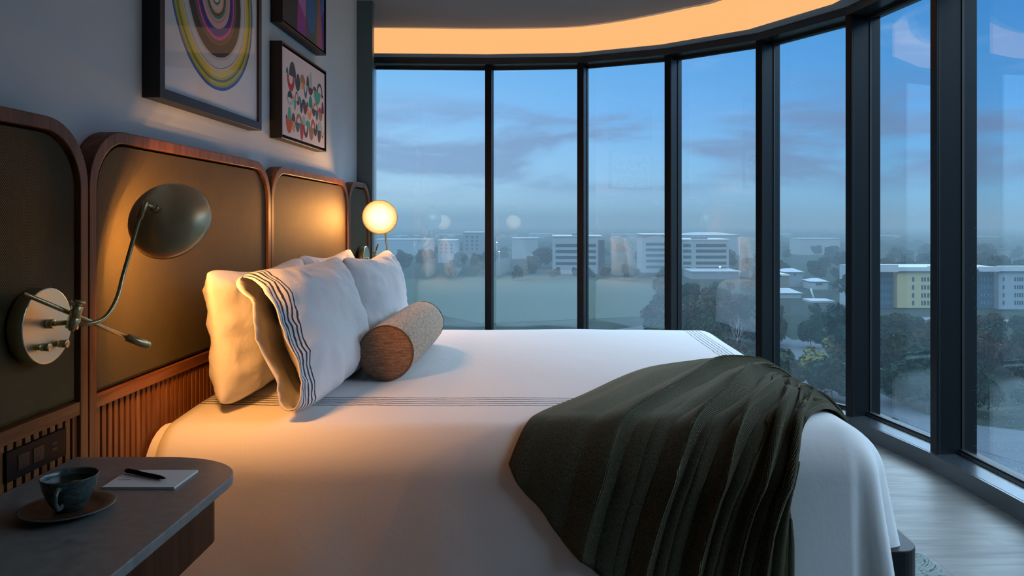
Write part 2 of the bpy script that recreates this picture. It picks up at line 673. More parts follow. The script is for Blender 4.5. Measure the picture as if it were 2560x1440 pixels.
M['saucer'] = material('brown_saucer_glaze', fn=saucer_fn)
M['coffee'] = material('black_coffee', (0.012, 0.006, 0.003), 0.06)
M['paper'] = material('white_paper', (0.74, 0.73, 0.72), 0.7)
M['ink'] = material('grey_print', (0.2, 0.19, 0.19), 0.7)
M['steel'] = material('steel_tip', (0.6, 0.6, 0.62), 0.25, 1.0)
M['frame'] = material('black_frame_wood', (0.010, 0.011, 0.014), 0.45, Specular_IOR_Level=0.3)


def rug_fn(t, b):
    v = t.co('Object')
    w = t.noise(v, 6.0, 4, 0.6, 2.0)
    l = t.math('ABSOLUTE', t.math('SINE', t.math('MULTIPLY', w, 38.0)))
    c = t.mix(t.rng(l, 0.15, 0.5), (0.02, 0.03, 0.035), (0.25, 0.30, 0.29))
    t.put(b.inputs['Base Color'], t.mix(t.math('MULTIPLY', t.noise(v, 220, 2), 0.5), c, (0.12, 0.15, 0.15)))
    t.put(b.inputs['Roughness'], 0.95)
    t.put(b.inputs['Normal'], t.bump(t.noise(v, 300, 2), 0.6, 0.003))


M['rug'] = material('patterned_wool', fn=rug_fn)

# ------------------------------------------------------------------ window wall geometry
CEIL = 2.525
HEAD0, HEAD1 = 2.315, 2.362          # header band
SILL = 0.079
WX = -1.14                            # headboard wall plane
COLY = 4.64
V = [(-1.25, 5.472), (-0.394, 5.508), (0.275, 5.459), (0.861, 5.196), (1.367, 4.779), (1.699, 4.203),
     (1.822, 3.532), (1.858, 2.87), (1.862, 2.20), (1.845, 1.53), (1.83, 0.86)]
V = [Vector(v) for v in V]


def offset_poly(pts, d):
    """offset to the outside (left of travel from first to last points outward)"""
    out = []
    n = len(pts)
    for i, p in enumerate(pts):
        ds = []
        if i > 0:
            e = (p - pts[i - 1]).normalized()
            ds.append(Vector((-e.y, e.x)))
        if i < n - 1:
            e = (pts[i + 1] - p).normalized()
            ds.append(Vector((-e.y, e.x)))
        if len(ds) == 2:
            m = (ds[0] + ds[1]).normalized()
            k = d / max(0.3, m.dot(ds[0]))
        else:
            m, k = ds[0], d
        out.append(p + m * k)
    return out


def band(bm, a, b, z0, z1, mi=0):
    """closed prism between two polylines a (inner) and b (outer)"""
    n = len(a)
    A0 = [bm.verts.new((p.x, p.y, z0)) for p in a]
    A1 = [bm.verts.new((p.x, p.y, z1)) for p in a]
    B0 = [bm.verts.new((p.x, p.y, z0)) for p in b]
    B1 = [bm.verts.new((p.x, p.y, z1)) for p in b]
    fs = []
    for i in range(n - 1):
        fs.append(bm.faces.new((A0[i], A1[i], A1[i + 1], A0[i + 1])))
        fs.append(bm.faces.new((B0[i], B0[i + 1], B1[i + 1], B1[i])))
        fs.append(bm.faces.new((A1[i], B1[i], B1[i + 1], A1[i + 1])))
        fs.append(bm.faces.new((A0[i], A0[i + 1], B0[i + 1], B0[i])))
    fs.append(bm.faces.new((A0[0], B0[0], B1[0], A1[0])))
    fs.append(bm.faces.new((A0[-1], A1[-1], B1[-1], B0[-1])))
    for f in fs:
        f.material_index = mi
    return fs


def struct(name, bm, m, parent=None, smooth=False, origin=None):
    bmesh.ops.recalc_face_normals(bm, faces=bm.faces)
    o = obj(name, bm, m, parent, smooth, origin=origin)
    if parent is None:
        o['kind'] = 'structure'
    return o


G = offset_poly(V, 0.15)              # glass line
OUT = offset_poly(V, 0.22)
# floor
bm = bmesh.new()
prism(bm, [(WX - 0.1, -3.0), (3.2, -3.0)] + [(p.x, p.y) for p in OUT[::-1]] + [(WX - 0.1, 5.69)], -0.12, 0.0)
struct('floor', bm, M['floor'])
# headboard wall, dark column at its far end, back and right walls
bm = bmesh.new()
box(bm, WX - 0.12, WX, -3.0, COLY, 0, CEIL + 0.3)
struct('wall_left', bm, M['wall'])
bm = bmesh.new()
box(bm, WX - 0.12, -424 / F_PX * COLY, COLY, COLY + 0.05, 0, CEIL + 0.3, bevel=0.002)
struct('wall_column', bm, M['column'])
bm = bmesh.new()
box(bm, WX - 0.24, -1.25, COLY + 0.05, 5.69, 0, CEIL + 0.3)
struct('wall_return', bm, M['column'])
bm = bmesh.new()
box(bm, WX - 0.12, 3.2, -3.12, -3.0, 0, CEIL + 0.3)
struct('wall_back', bm, M['wall'])
bm = bmesh.new()
box(bm, 1.83, 1.98, -3.0, 0.86, 0, CEIL + 0.3)
struct('wall_right', bm, M['wall'])

# window wall: sill, header, mullions, panes
bm = bmesh.new()
band(bm, V, G, 0, SILL)
band(bm, offset_poly(V, 0.012), offset_poly(V, 0.014), SILL, SILL + 0.0012)
struct('trim_sill', bm, [M['sill']])
bm = bmesh.new()
band(bm, V, OUT, HEAD0, HEAD1)
struct('trim_header', bm, M['sill'])
bm = bmesh.new()
band(bm, G, OUT, -0.10, SILL)
struct('trim_outer_curb', bm, M['bronze'])

for i in range(1, len(V)):
    e0 = (V[i] - V[i - 1]).normalized()
    e1 = (V[min(i + 1, len(V) - 1)] - V[i]).normalized() if i < len(V) - 1 else e0
    tdir = (e0 + e1).normalized()
    nrm = Vector((-tdir.y, tdir.x))
    c = V[i] + nrm * 0.085
    Mx = Matrix.Translation((c.x, c.y, 0)) @ Matrix.Rotation(atan2(tdir.y, tdir.x), 4, 'Z')
    bm = bmesh.new()
    box(bm, -0.0235, 0.0235, -0.073, 0.052, SILL, HEAD0, 0, 0.002, Mx)
    box(bm, -0.028, 0.028, 0.052, 0.064, SILL, HEAD0, 1, 0.0, Mx)
    box(bm, -0.0235, 0.0235, 0.064, 0.13, SILL - 0.1, HEAD0, 0, 0.0, Mx)
    box(bm, -0.0245, -0.0225, -0.060, -0.056, SILL, HEAD0, 1, 0.0, Mx)
    box(bm, 0.0225, 0.0245, -0.060, -0.056, SILL, HEAD0, 1, 0.0, Mx)
    struct('trim_mullion', bm, [M['bronze'], M['gasket']])

for i in range(len(V) - 1):
    a, b = G[i], G[i + 1]
    e = (b - a).normalized()
    n = Vector((-e.y, e.x))
    L = (b - a).length
    Mx = Matrix.Translation((a.x, a.y, 0)) @ Matrix.Rotation(atan2(e.y, e.x), 4, 'Z')
    root = empty('window_%d' % (i + 1), (a.x, a.y, SILL))
    root['kind'] = 'structure'
    bm = bmesh.new()
    box(bm, 0.02, L - 0.02, -0.008, 0.0, SILL + 0.005, HEAD0 - 0.005, 0, 0, Mx)
    obj('window_pane', bm, M['glass'], root)
    bm = bmesh.new()
    box(bm, 0.02, L - 0.02, -0.030, -0.010, SILL, SILL + 0.010, 1, 0, Mx)
    box(bm, 0.02, L - 0.02, -0.036, -0.030, SILL, SILL + 0.005, 0, 0, Mx)
    box(bm, 0.02, L - 0.02, -0.022, 0.0, SILL, SILL + 0.020, 0, 0, Mx)
    box(bm, 0.02, L - 0.02, -0.030, 0.0, HEAD0 - 0.016, HEAD0, 0, 0, Mx)
    obj('glazing_bead', bm, [M['gasket'], M['bead']], root)

# ceiling with a curved edge and a lit cove between it and the window header
lip_px = [(931, 67), (1080, 68.5), (1220, 70), (1406, 67), (1500, 58), (1600, 41), (1700, 20), (1787, 0)]
hc = CEIL - EYE
lip = []
for x, y in lip_px:
    Y = hc * F_PX / (PY - y)
    lip.append(Vector(((x - PX) / F_PX * Y, Y)))
lip[0].x = -1.25
lip += [Vector((1.20, 4.16)), Vector((1.36, 3.72)), Vector((1.44, 3.1)), Vector((1.47, 2.4)), Vector((1.46, 1.6)), Vector((1.45, 0.86))]
lip = [Vector((p.x, p.y)) for p in smooth_path([Vector((p.x, p.y, 0)) for p in lip], 6)]
bm = bmesh.new()
prism(bm, [(WX - 0.1, -3.0), (1.95, -3.0), (1.95, 0.86)] + [(p.x, p.y) for p in lip[::-1]], CEIL, CEIL + 0.05)
struct('ceiling', bm, M['ceiling'])
bm = bmesh.new()
lo = offset_poly(lip, 0.055)
li = offset_poly(lip, 0.0)
band(bm, li, lo, CEIL + 0.006, CEIL + 0.03)
struct('trim_cove_lip', bm, M['cove_white'])
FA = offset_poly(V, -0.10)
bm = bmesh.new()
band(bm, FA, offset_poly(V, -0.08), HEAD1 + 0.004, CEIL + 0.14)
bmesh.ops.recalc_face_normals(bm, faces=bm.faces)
cb = obj('cove_light', bm, M['cove_glow'], None, origin=(V[2].x, V[2].y, HEAD1))
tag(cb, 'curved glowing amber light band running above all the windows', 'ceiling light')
bm = bmesh.new()
band(bm, offset_poly(V, -0.0999), OUT, HEAD1, HEAD1 + 0.012)
struct('trim_soffit', bm, M['soffit'])
bm = bmesh.new()
prism(bm, [(WX - 0.1, -3.0), (3.2, -3.0)] + [(p.x, p.y) for p in OUT[::-1]] + [(WX - 0.2, 5.69)], CEIL + 0.28, CEIL + 0.36)
struct('trim_cove_top', bm, M['cove_white'])

# ------------------------------------------------------------------ headboard
HX = -1.09
TOPZ, FABZ, SLATZ = 1.395, 0.736, 0.705


def round_rect(y0, y1, z0, z1, r0, r1, seg=10, bot=0.0):
    """outline in (y, z) with rounded top corners, counter-clockwise from bottom left"""
    pts = [(y0, z0), (y1, z0)]
    for k in range(seg + 1):
        a = pi / 2 * k / seg
        pts.append((y1 - r1 + r1 * cos(a), z1 - r1 + r1 * sin(a)))
    for k in range(seg + 1):
        a = pi / 2 + pi / 2 * k / seg
        pts.append((y0 + r0 + r0 * cos(a), z1 - r0 + r0 * sin(a)))
    return pts


def ring_extrude(bm, outer, inner, x0, x1, mi=0):
    n = len(outer)
    vo0 = [bm.verts.new((x0, y, z)) for y, z in outer]
    vo1 = [bm.verts.new((x1, y, z)) for y, z in outer]
    vi0 = [bm.verts.new((x0, y, z)) for y, z in inner]
    vi1 = [bm.verts.new((x1, y, z)) for y, z in inner]
    for i in range(n):
        j = (i + 1) % n
        for q in ((vo1[i], vo1[j], vi1[j], vi1[i]), (vo0[i], vo0[j], vo1[j], vo1[i]), (vi1[i], vi1[j], vi0[j], vi0[i]), (vo0[j], vo0[i], vi0[i], vi0[j])):
            f = bm.faces.new(q)
            f.material_index = mi


def plate(bm, pts, x0, x1, mi=0, bulge=0.0):
    a = [bm.verts.new((x0, y, z)) for y, z in pts]
    b = [bm.verts.new((x1, y, z)) for y, z in pts]
    n = len(pts)
    cy = sum(p[0] for p in pts) / n
    cz = sum(p[1] for p in pts) / n
    fs = []
    c = [bm.verts.new((x1 + bulge, cy + (y - cy) * 0.985, cz + (z - cz) * 0.985)) for y, z in pts]
    for i in range(n):
        j = (i + 1) % n
        fs.append(bm.faces.new((a[i], a[j], b[j], b[i])))
        fs.append(bm.faces.new((b[i], b[j], c[j], c[i])))
    fs.append(bm.faces.new(c))
    fs.append(bm.faces.new(a[::-1]))
    for f in fs:
        f.material_index = mi


def headboard_panel(y0, y1, label, zrot=0.0, rr=0.15):
    root = empty('headboard_panel', (WX, y0, 0), label, 'headboard', 'headboard panels along the wall')
    b = 0.030
    bm = bmesh.new()
    outer = round_rect(y0, y1, 0.0, TOPZ, rr, rr, 12)
    inner = round_rect(y0 + b, y1 - b, 0.09, TOPZ - b, rr - 0.022, rr - 0.022, 12)
    ring_extrude(bm, outer, inner, WX, HX, 0)
    bmesh.ops.recalc_face_normals(bm, faces=bm.faces)
    fr = obj('frame', bm, M['walnut_v'], root)
    md = fr.modifiers.new('bevel', 'BEVEL')
    md.width = 0.0025
    md.segments = 2
    md.limit_method = 'ANGLE'
    bm = bmesh.new()
    box(bm, WX, HX - 0.002, y0 + b - 0.001, y1 - b + 0.001, SLATZ, FABZ, 0, 0.0015)
    obj('rail', bm, M['walnut_h'], root)
    bm = bmesh.new()
    g = 0.006
    plate(bm, round_rect(y0 + b + g, y1 - b - g, FABZ + g, TOPZ - b - g, rr - 0.026, rr - 0.026, 12), WX, HX - 0.012, 0, 0.004)
    bmesh.ops.recalc_face_normals(bm, faces=bm.faces)
    obj('upholstery', bm, M['vinyl'], root)
    bm = bmesh.new()
    box(bm, WX, HX - 0.030, y0 + b - 0.001, y1 - b + 0.001, 0.08, TOPZ - 0.1, 1)
    n = int((y1 - y0 - 2 * b) / 0.0268)
    st = (y1 - y0 - 2 * b) / n
    for k in range(n):
        yy = y0 + b + st * k + st * 0.32
        box(bm, HX - 0.030, HX - 0.008, yy, yy + st * 0.64, 0.085, SLATZ + 0.001, 0, 0.0015)
    obj('slat_field', bm, [M['walnut_v'], M['walnut_gap']], root)
    if zrot:
        root.rotation_euler = (0, 0, zrot)
    return root


headboard_panel(0.595, 1.812, 'olive upholstered headboard panel at the left, behind the big brass lamp plate')
headboard_panel(1.817, 3.033, 'olive upholstered headboard panel under the big ringed picture')
headboard_panel(3.038, 4.258, 'olive upholstered headboard panel glowing under the far lamp')
headboard_panel(4.264, 4.632, 'narrow dark headboard panel at the far column', -0.10, 0.12)

# ------------------------------------------------------------------ bed
BX0, BX1 = -1.055, 0.83
BY0, BY1 = 2.17, 3.99
BZ = 0.602
RR = 0.13


def prof(d):
    q = RR * pi / 2
    if d < q:
        return RR * sin(d / RR), RR * (1 - cos(d / RR))
    return RR + 0.05 * (d - q), RR + (d - q)


def bed(p, q, lift=0.0):
    """cloth coordinates -> point on the draped bed surface"""
    bx = min(max(p, BX0), BX1)
    by = min(max(q, BY0), BY1)
    ox, oy = p - bx, q - by
    if p < BX0:
        ox = 0
        bx = p
    d = sqrt(ox * ox + oy * oy)
    edge = min(BX1 - bx, by - BY0, BY1 - by)
    puff = 0.012 * (1 - exp(-max(edge, 0) / 0.15)) + 0.006 * fbm((bx * 1.5, by * 1.5, 0.3), 1.2, 2)
    if d < 1e-6:
        return Vector((bx, by, BZ - 0.012 + puff + lift))
    ux, uy = ox / d, oy / d
    f, g = prof(d)
    k = min(1.0, max(0.0, d - 0.1) / 0.35)
    if abs(ox) > 1e-6 and abs(oy) > 1e-6:
        th = atan2(abs(oy), abs(ox))
        f += 0.030 * k * sin(th * 8.0) + 0.02 * k
    f += 0.012 * k * fbm((bx * 2.2, by * 2.2, d * 0.8), 1.5, 2)
    f += lift * min(1.0, g / RR)
    z = BZ - 0.012 + puff - g + lift * max(0.0, 1 - g / RR)
    return Vector((bx + ux * f, by + uy * f, z))


broot = empty('bed', (0, 3.05, 0), 'king size bed made up with a white duvet, against the olive headboard', 'bed')
# duvet
bm = bmesh.new()
uvl = bm.loops.layers.uv.new('UVMap')
ring = []
NS = 64


def lin(a, b, n):
    return [a + (b - a) * k / n for k in range(n)]


for x in lin(BX0, BX1, 60):
    ring.append((x, BY0, 0, -1))
for k in range(18):
    a = -pi / 2 + pi / 2 * k / 18
    ring.append((BX1, BY0, cos(a), sin(a)))
for y in lin(BY0, BY1, 54):
    ring.append((BX1, y, 1, 0))
for k in range(18):
    a = pi / 2 * k / 18
    ring.append((BX1, BY1, cos(a), sin(a)))
for x in lin(BX1, BX0, 60):
    ring.append((x, BY1, 0, 1))
ring.append((BX0, BY1, 0, 1))
DROP = 0.485
K = 26
uvs = {}
rows = []
for k in range(K + 1):
    row = []
    for (x, y, ux, uy) in ring:
        D = DROP * (1.0 + 0.02 * sin(x * 9) + 0.015 * sin(y * 13))
        d = D * k / K
        p, q = x + ux * d, y + uy * d
        v = bm.verts.new(bed(p, q))
        uvs[v] = (p, q)
        row.append(v)
    rows.append(row)
faces = []
for k in range(K):
    for i in range(len(ring) - 1):
        q4 = (rows[k][i], rows[k + 1][i], rows[k + 1][i + 1], rows[k][i + 1])
        faces.append(bm.faces.new(q4))
xs = lin(BX0, BX1, 60) + [BX1]
ys = lin(BY0, BY1, 54) + [BY1]
grid = []
for y in ys:
    r = []
    for x in xs:
        v = bm.verts.new(bed(x, y))
        uvs[v] = (x, y)
        r.append(v)
    grid.append(r)
for j in range(len(ys) - 1):
    for i in range(len(xs) - 1):
        faces.append(bm.faces.new((grid[j][i], grid[j][i + 1], grid[j + 1][i + 1], grid[j + 1][i])))
for f in faces:
    for l in f.loops:
        l[uvl].uv = uvs[l.vert]
bmesh.ops.remove_doubles(bm, verts=bm.verts, dist=0.0004)
bmesh.ops.recalc_face_normals(bm, faces=bm.faces)
duv = obj('duvet', bm, M['duvet'], broot, True)
md = duv.modifiers.new('thick', 'SOLIDIFY')
md.thickness = 0.008
md.offset = -1
# mattress and box below
bm = bmesh.new()
box(bm, -1.08, 0.87, 2.16, 3.95, 0.26, 0.568, 0, 0.04)
obj('mattress', bm, M['sheet'], broot, True)
# sheet folded out beside the headboard
bm = bmesh.new()
rws = []
for k in range(19):
    d = 0.47 * k / 18
    rws.append([bm.verts.new(bed(BX0 - 0.028 + 0.115 * i / 8, BY0 - d * (1 - 0.1 * i / 8), -0.012 + 0.004 * sin(i * 1.9))) for i in range(9)])
for k in range(18):
    for i in range(8):
        bm.faces.new((rws[k][i], rws[k][i + 1], rws[k + 1][i + 1], rws[k + 1][i]))
bmesh.ops.recalc_face_normals(bm, faces=bm.faces)
sh = obj('sheet', bm, M['sheet'], broot, True)
# platform frame: rounded metal ring round the mattress
bm = bmesh.new()


def rr_loop(x0, x1, y0, y1, r, seg=8):
    pts = []
    for (cx, cy, a0) in ((x1 - r, y0 + r, -pi / 2), (x1 - r, y1 - r, 0), (x0 + 0.01, y1 - 0.01, pi / 2), (x0 + 0.01, y0 + 0.01, pi)):
        rad = r if cx > 0 else 0.01
        for k in range(seg + 1):
            a = a0 + pi / 2 * k / seg
            pts.append((cx + rad * cos(a), cy + rad * sin(a)))
    return pts


def ring_up(bm, o, i, z0, z1, mi=0):
    n = len(o)
    a = [[bm.verts.new((p[0], p[1], z)) for p in L] for L, z in ((o, z0), (o, z1), (i, z1), (i, z0))]
    for k in range(n):
        j = (k + 1) % n
        for u in range(4):
            w = (u + 1) % 4
            f = bm.faces.new((a[u][k], a[u][j], a[w][j], a[w][k]))
            f.material_index = mi


ring_up(bm, rr_loop(-1.07, 1.055, 2.085, 4.03, 0.06), rr_loop(-1.06, 1.003, 2.137, 3.98, 0.03), 0.13, 0.25)
box(bm, -1.05, 1.0, 2.14, 3.97, 0.16, 0.19)
bmesh.ops.recalc_face_normals(bm, faces=bm.faces)
fo = obj('bed_frame', bm, M['black_satin'], broot)
md = fo.modifiers.new('bevel', 'BEVEL')
md.width = 0.003
md.segments = 2
md.limit_method = 'ANGLE'
for (x, y) in ((-0.95, 2.2), (0.94, 2.2), (-0.95, 3.9), (0.94, 3.9)):
    bm = bmesh.new()
    box(bm, x - 0.03, x + 0.03, y - 0.03, y + 0.03, 0.0115 if y < 3 else 0.0, 0.165, 0, 0.004)
    obj('leg', bm, M['black_satin'], broot)


# ------------------------------------------------------------------ pillows
def pillow_pt(u, v, sgn, Wd, Hd, T, pin, seed, open_end=0.0):
    x = Wd / 2 * u * (1 - pin * (1 - v * v) * abs(u) ** 3)
    y = Hd / 2 * v * (1 - pin * (1 - u * u) * abs(v) ** 3)
    cr = (abs(u) * abs(v)) ** 7
    x *= 1 - 0.035 * cr
    y *= 1 - 0.12 * cr
    a = max(0.0, 1 - abs(u) ** 2.6)
    if open_end > 0 and u > 0:
        a = max(a, open_end * (1 - 0.25 * u))
    b = max(0.0, 1 - abs(v) ** 2.6)
    th = (a ** 0.55) * (b ** 0.55)
    crease = fbm((u * 2.0, v * 2.0, seed), 1.3, 3) * 0.010 + fbm((u * 7, v * 2.5, seed + 5), 1.0, 3) * 0.009 * (0.3 + abs(v)) + fbm((u * 3 + v * 5, v * 4 - u * 3, seed + 7), 1.0, 2) * 0.006 * max(abs(u), abs(v))
    corner = (abs(u) * abs(v)) ** 3
    crease += 0.006 * sin(9 * (u - v * sgn) + seed) * corner
    z = sgn * (T / 2 * th * (1 + 0.10 * fbm((u, v, seed + 9), 1.0, 2)) + crease * min(1, th * 2.5))
    return x, y, z


def make_pillow(name, base, ey, up, Wd, Hd, T, mat, label, group, seed, open_end=0.0, pin=0.07, sag=0.0, sub='cover'):
    """base: bottom centre; ey: along the length; up: leaning direction"""
    ey = Vector(ey).normalized()
    up = Vector(up).normalized()
    nn = ey.cross(up).normalized()
    up = nn.cross(ey).normalized()
    if nn.x < 0:
        nn = -nn
    NU, NV = 48, 34
    bm = bmesh.new()
    uvl = bm.loops.layers.uv.new('UVMap')
    uvm = {}
    sheets = []
    for sgn in (1, -1):
        g = []
        for j in range(NV + 1):
            v = sin(pi / 2 * (2 * j / NV - 1))
            r = []
            for i in range(NU + 1):
                u = sin(pi / 2 * (2 * i / NU - 1)) if open_end == 0 else (-1 + 2 * i / NU)
                x, y, z = pillow_pt(u, v, sgn, Wd, Hd, T, pin, seed, open_end)
                if open_end > 0:
                    # limp end of the case: its top corner curls back, its hem waves
                    e = max(0.0, (u - 0.62) / 0.38)
                    z += 0.006 * e * sin(v * 7 + seed)
                    z -= 0.035 * e * e * max(0.0, v - 0.55) / 0.45
                    x += 0.012 * e * sin(v * 4.0)
                yy = y + Hd / 2
                bottom = max(0.0, 1 - yy / (Hd * 0.30))
                z *= 1 + 0.25 * bottom
                yy += sag * (1 - abs(u)) * 0.0
                # top edge sags in the middle
                yy -= 0.035 * (1 - u * u) * max(0.0, v) ** 2
                co = Vector(base) + ey * x + up * yy + nn * z
                if co.z < BZ + 0.008 and co.y > BY0 - 0.02:
                    co.z = BZ + 0.008 + 0.1 * (co.z - BZ - 0.008) * 0
                vert = bm.verts.new(co)
                uvm[vert] = (Wd / 2 - x + (2.0 if (open_end > 0 and sgn < 0) else 0), y)
                r.append(vert)
            g.append(r)
        sheets.append(g)
    for g in sheets:
        for j in range(NV):
            for i in range(NU):
                f = bm.faces.new((g[j][i], g[j][i + 1], g[j + 1][i + 1], g[j + 1][i]))
                f.smooth = True
                for l in f.loops:
                    l[uvl].uv = uvm[l.vert]
    bmesh.ops.remove_doubles(bm, verts=bm.verts, dist=0.0006)
    bmesh.ops.recalc_face_normals(bm, faces=bm.faces)
    if open_end > 0:
        root = empty(name, base, label, 'pillow', group)
        c = obj(sub, bm, mat, root)
        md = c.modifiers.new('thick', 'SOLIDIFY')
        md.thickness = 0.003
        md.offset = 0
        # the cushion inside, ending short of the open hem
        bm2 = bmesh.new()
        for sgn in (1, -1):
            g = []
            for j in range(17):
                v = sin(pi / 2 * (2 * j / 16 - 1)) * 0.9
                r = []
                for i in range(21):
                    u = sin(pi / 2 * (2 * i / 20 - 1))
                    x, y, z = pillow_pt(u, v / 0.9, sgn, Wd * 0.82, Hd * 0.88, T * 0.86, 0.03, seed)
                    r.append(bm2.verts.new(Vector(base) + ey * (x - Wd * 0.07) + up * (y + Hd / 2 + 0.005) + nn * z))
                g.append(r)
            for j in range(16):
                for i in range(20):
                    bm2.faces.new((g[j][i], g[j][i + 1], g[j + 1][i + 1], g[j + 1][i])).smooth = True
        bmesh.ops.remove_doubles(bm2, verts=bm2.verts, dist=0.0006)
        bmesh.ops.recalc_face_normals(bm2, faces=bm2.faces)
        obj('cushion', bm2, M['linen'], root)
        return root
    o = obj(name, bm, mat, None, origin=base)
    return tag(o, label, 'pillow', group)


PG = 'pillows leaning on the headboard'
NEAR = (0, -1, 0)
make_pillow('pillow', (-0.935, 2.625, BZ + 0.003), NEAR, (-0.11, 0, 1), 0.86, 0.435, 0.17, M['linen'],
            'plain white pillow lit orange by the near lamp, behind the striped one', PG, 1.0, pin=0.05)
make_pillow('pillow', (-0.975, 3.51, BZ + 0.005), NEAR, (-0.05, 0, 1), 0.84, 0.435, 0.16, M['linen'],
            'plain white pillow at the far back, only its top peeking out', PG, 4.0, pin=0.05)
make_pillow('pillow', (-0.715, 3.50, BZ + 0.005), NEAR, (-0.22, 0, 1), 0.90, 0.44, 0.19, M['linen'],
            'white pillow farthest from the striped edge, right behind the bolster', PG, 7.0)
make_pillow('pillow', (-0.695, 2.585, BZ + 0.003), NEAR, (-0.31, 0, 1), 0.91, 0.455, 0.185, M['case'],
            'white pillow with five black lines along its open end', PG, 11.0, open_end=0.29, sub='pillowcase', pin=0.03)

# bolster
bc = Vector((-0.548, 2.65, BZ + 0.099))
bl = 0.80
br_ = 0.096
broot2 = empty('bolster_pillow', (bc.x, bc.y, BZ), 'round taupe bolster cushion lying on the white duvet', 'cushion')
bm = bmesh.new()
uvl = bm.loops.layers.uv.new('UVMap')
seg, nl = 56, 60
rings = []
for i in range(nl + 1):
    t_ = i / nl
    y = bc.y + bl * t_
    row = []
    for k in range(seg + 1):
        a = 2 * pi * k / seg
        e = min(t_, 1 - t_)
        r = br_ * (1.0 + 0.045 * (1 - exp(-e / 0.06)) + 0.012 * sin(5 * a + t_ * 9) * fbm((cos(a) * 1.5, sin(a) * 1.5, t_ * 5), 1.4, 3))
        r += 0.0018 * fbm((cos(a) * 2, sin(a) * 2, t_ * 26), 1, 3)
        co = Vector((bc.x + r * cos(a), y, bc.z + r * sin(a)))
        co.z = max(co.z, BZ + 0.004)
        row.append((bm.verts.new(co), (a * br_ * 5, y * 5)))
    rings.append(row)
for i in range(nl):
    for k in range(seg):
        q = (rings[i][k], rings[i][k + 1], rings[i + 1][k + 1], rings[i + 1][k])
        f = bm.faces.new([w[0] for w in q])
        f.smooth = True
        for l, w in zip(f.loops, q):
            l[uvl].uv = (w[1][1] / 5, w[1][0] / 5)
bmesh.ops.recalc_face_normals(bm, faces=bm.faces)
obj('cover', bm, M['bolster'], broot2)
for yy, sg in ((bc.y, -1), (bc.y + bl, 1)):
    bm = bmesh.new()
    uvl = bm.loops.layers.uv.new('UVMap')
    prev = None
    cv_ = bm.verts.new((bc.x, yy + sg * 0.012, bc.z))
    for rr_, dd in ((0.35, 0.011), (0.7, 0.008), (0.92, 0.004), (0.985, 0.0)):
        cur = [bm.verts.new((bc.x + br_ * rr_ * cos(2 * pi * k / 48), yy + sg * dd, bc.z + br_ * rr_ * sin(2 * pi * k / 48))) for k in range(48)]
        for k in range(48):
            j = (k + 1) % 48
            f = bm.faces.new((cv_, cur[k], cur[j]) if prev is None else (prev[k], cur[k], cur[j], prev[j]))
            f.smooth = True
        prev = cur
    for f in bm.faces:
        for l in f.loops:
            l[uvl].uv = (l.vert.co.x, l.vert.co.z)
    bmesh.ops.recalc_face_normals(bm, faces=bm.faces)
    obj('end_cap', bm, M['bolster_end'], broot2)
    bm = bmesh.new()
    pts = [Vector((bc.x + br_ * 0.995 * cos(2 * pi * k / 60), yy + sg * 0.001, max(bc.z + br_ * 0.995 * sin(2 * pi * k / 60), BZ + 0.004))) for k in range(61)]
    tube(bm, pts, 0.0028, 8, 0, False)
    obj('piping', bm, M['piping'], broot2)


# ------------------------------------------------------------------ throw blanket
def crv(pts, t):
    n = len(pts) - 1
    f = min(max(t, 0), 1) * n
    i = min(int(f), n - 1)
    t = f - i
    p0 = Vector(pts[max(i - 1, 0)])
    p1, p2 = Vector(pts[i]), Vector(pts[i + 1])
    p3 = Vector(pts[min(i + 2, n)])
    return 0.5 * ((2 * p1) + (p2 - p0) * t + (2 * p0 - 5 * p1 + 4 * p2 - p3) * t * t + (3 * p1 - p0 - 3 * p2 + p3) * t ** 3)


LC = [(1.12, 2.98), (0.98, 3.06), (0.80, 3.04), (0.60, 2.98), (0.42, 2.86), (0.26, 2.62), (0.10, 2.36), (-0.02, 2.17), (-0.09, 2.01)]
RC = [(1.20, 2.36), (1.02, 2.36), (0.90, 2.30), (0.81, 2.22), (0.74, 2.13), (0.68, 2.02), (0.66, 1.92), (0.67, 1.80), (0.665, 1.60)]
HEMS = [(0.0, 1.0), (0.12, 1.02), (0.25, 1.04), (0.4, 1.05), (0.6, 1.05), (0.8, 1.03), (1.0, 1.0)]
NSB, NTB = 360, 180
bm = bmesh.new()
uvl = bm.loops.layers.uv.new('UVMap')
gr = []
# gathered folds: crest position at the foot end and at the hem, crest height, phase
CRESTS = [(0.00, 0.00, 0.006), (0.075, 0.11, 0.030), (0.17, 0.23, 0.042), (0.27, 0.34, 0.034), (0.365, 0.43, 0.054), (0.455, 0.515, 0.030),
          (0.545, 0.59, 0.056), (0.625, 0.665, 0.034), (0.70, 0.735, 0.054), (0.775, 0.805, 0.032), (0.85, 0.87, 0.046), (0.925, 0.935, 0.028), (1.0, 1.0, 0.005)]


def crest(k, t):
    s0, s1, h = CRESTS[k]
    if k in (0, len(CRESTS) - 1):
        return s0, h
    c = s0 + (s1 - s0) * t + 0.014 * sin(t * (4.2 + k * 0.63) + k * 2.1) + 0.006 * sin(t * 12 + k * 1.3)
    h = h * (0.80 + 0.40 * sin(t * (5.0 + 0.4 * k) + k * 2.6)) * (1.0 if k % 2 == 0 else max(0.12, sin(pi * min(1, max(0, t * 1.25 - 0.07 * (k % 3)))) ** 0.7))
    return c, h


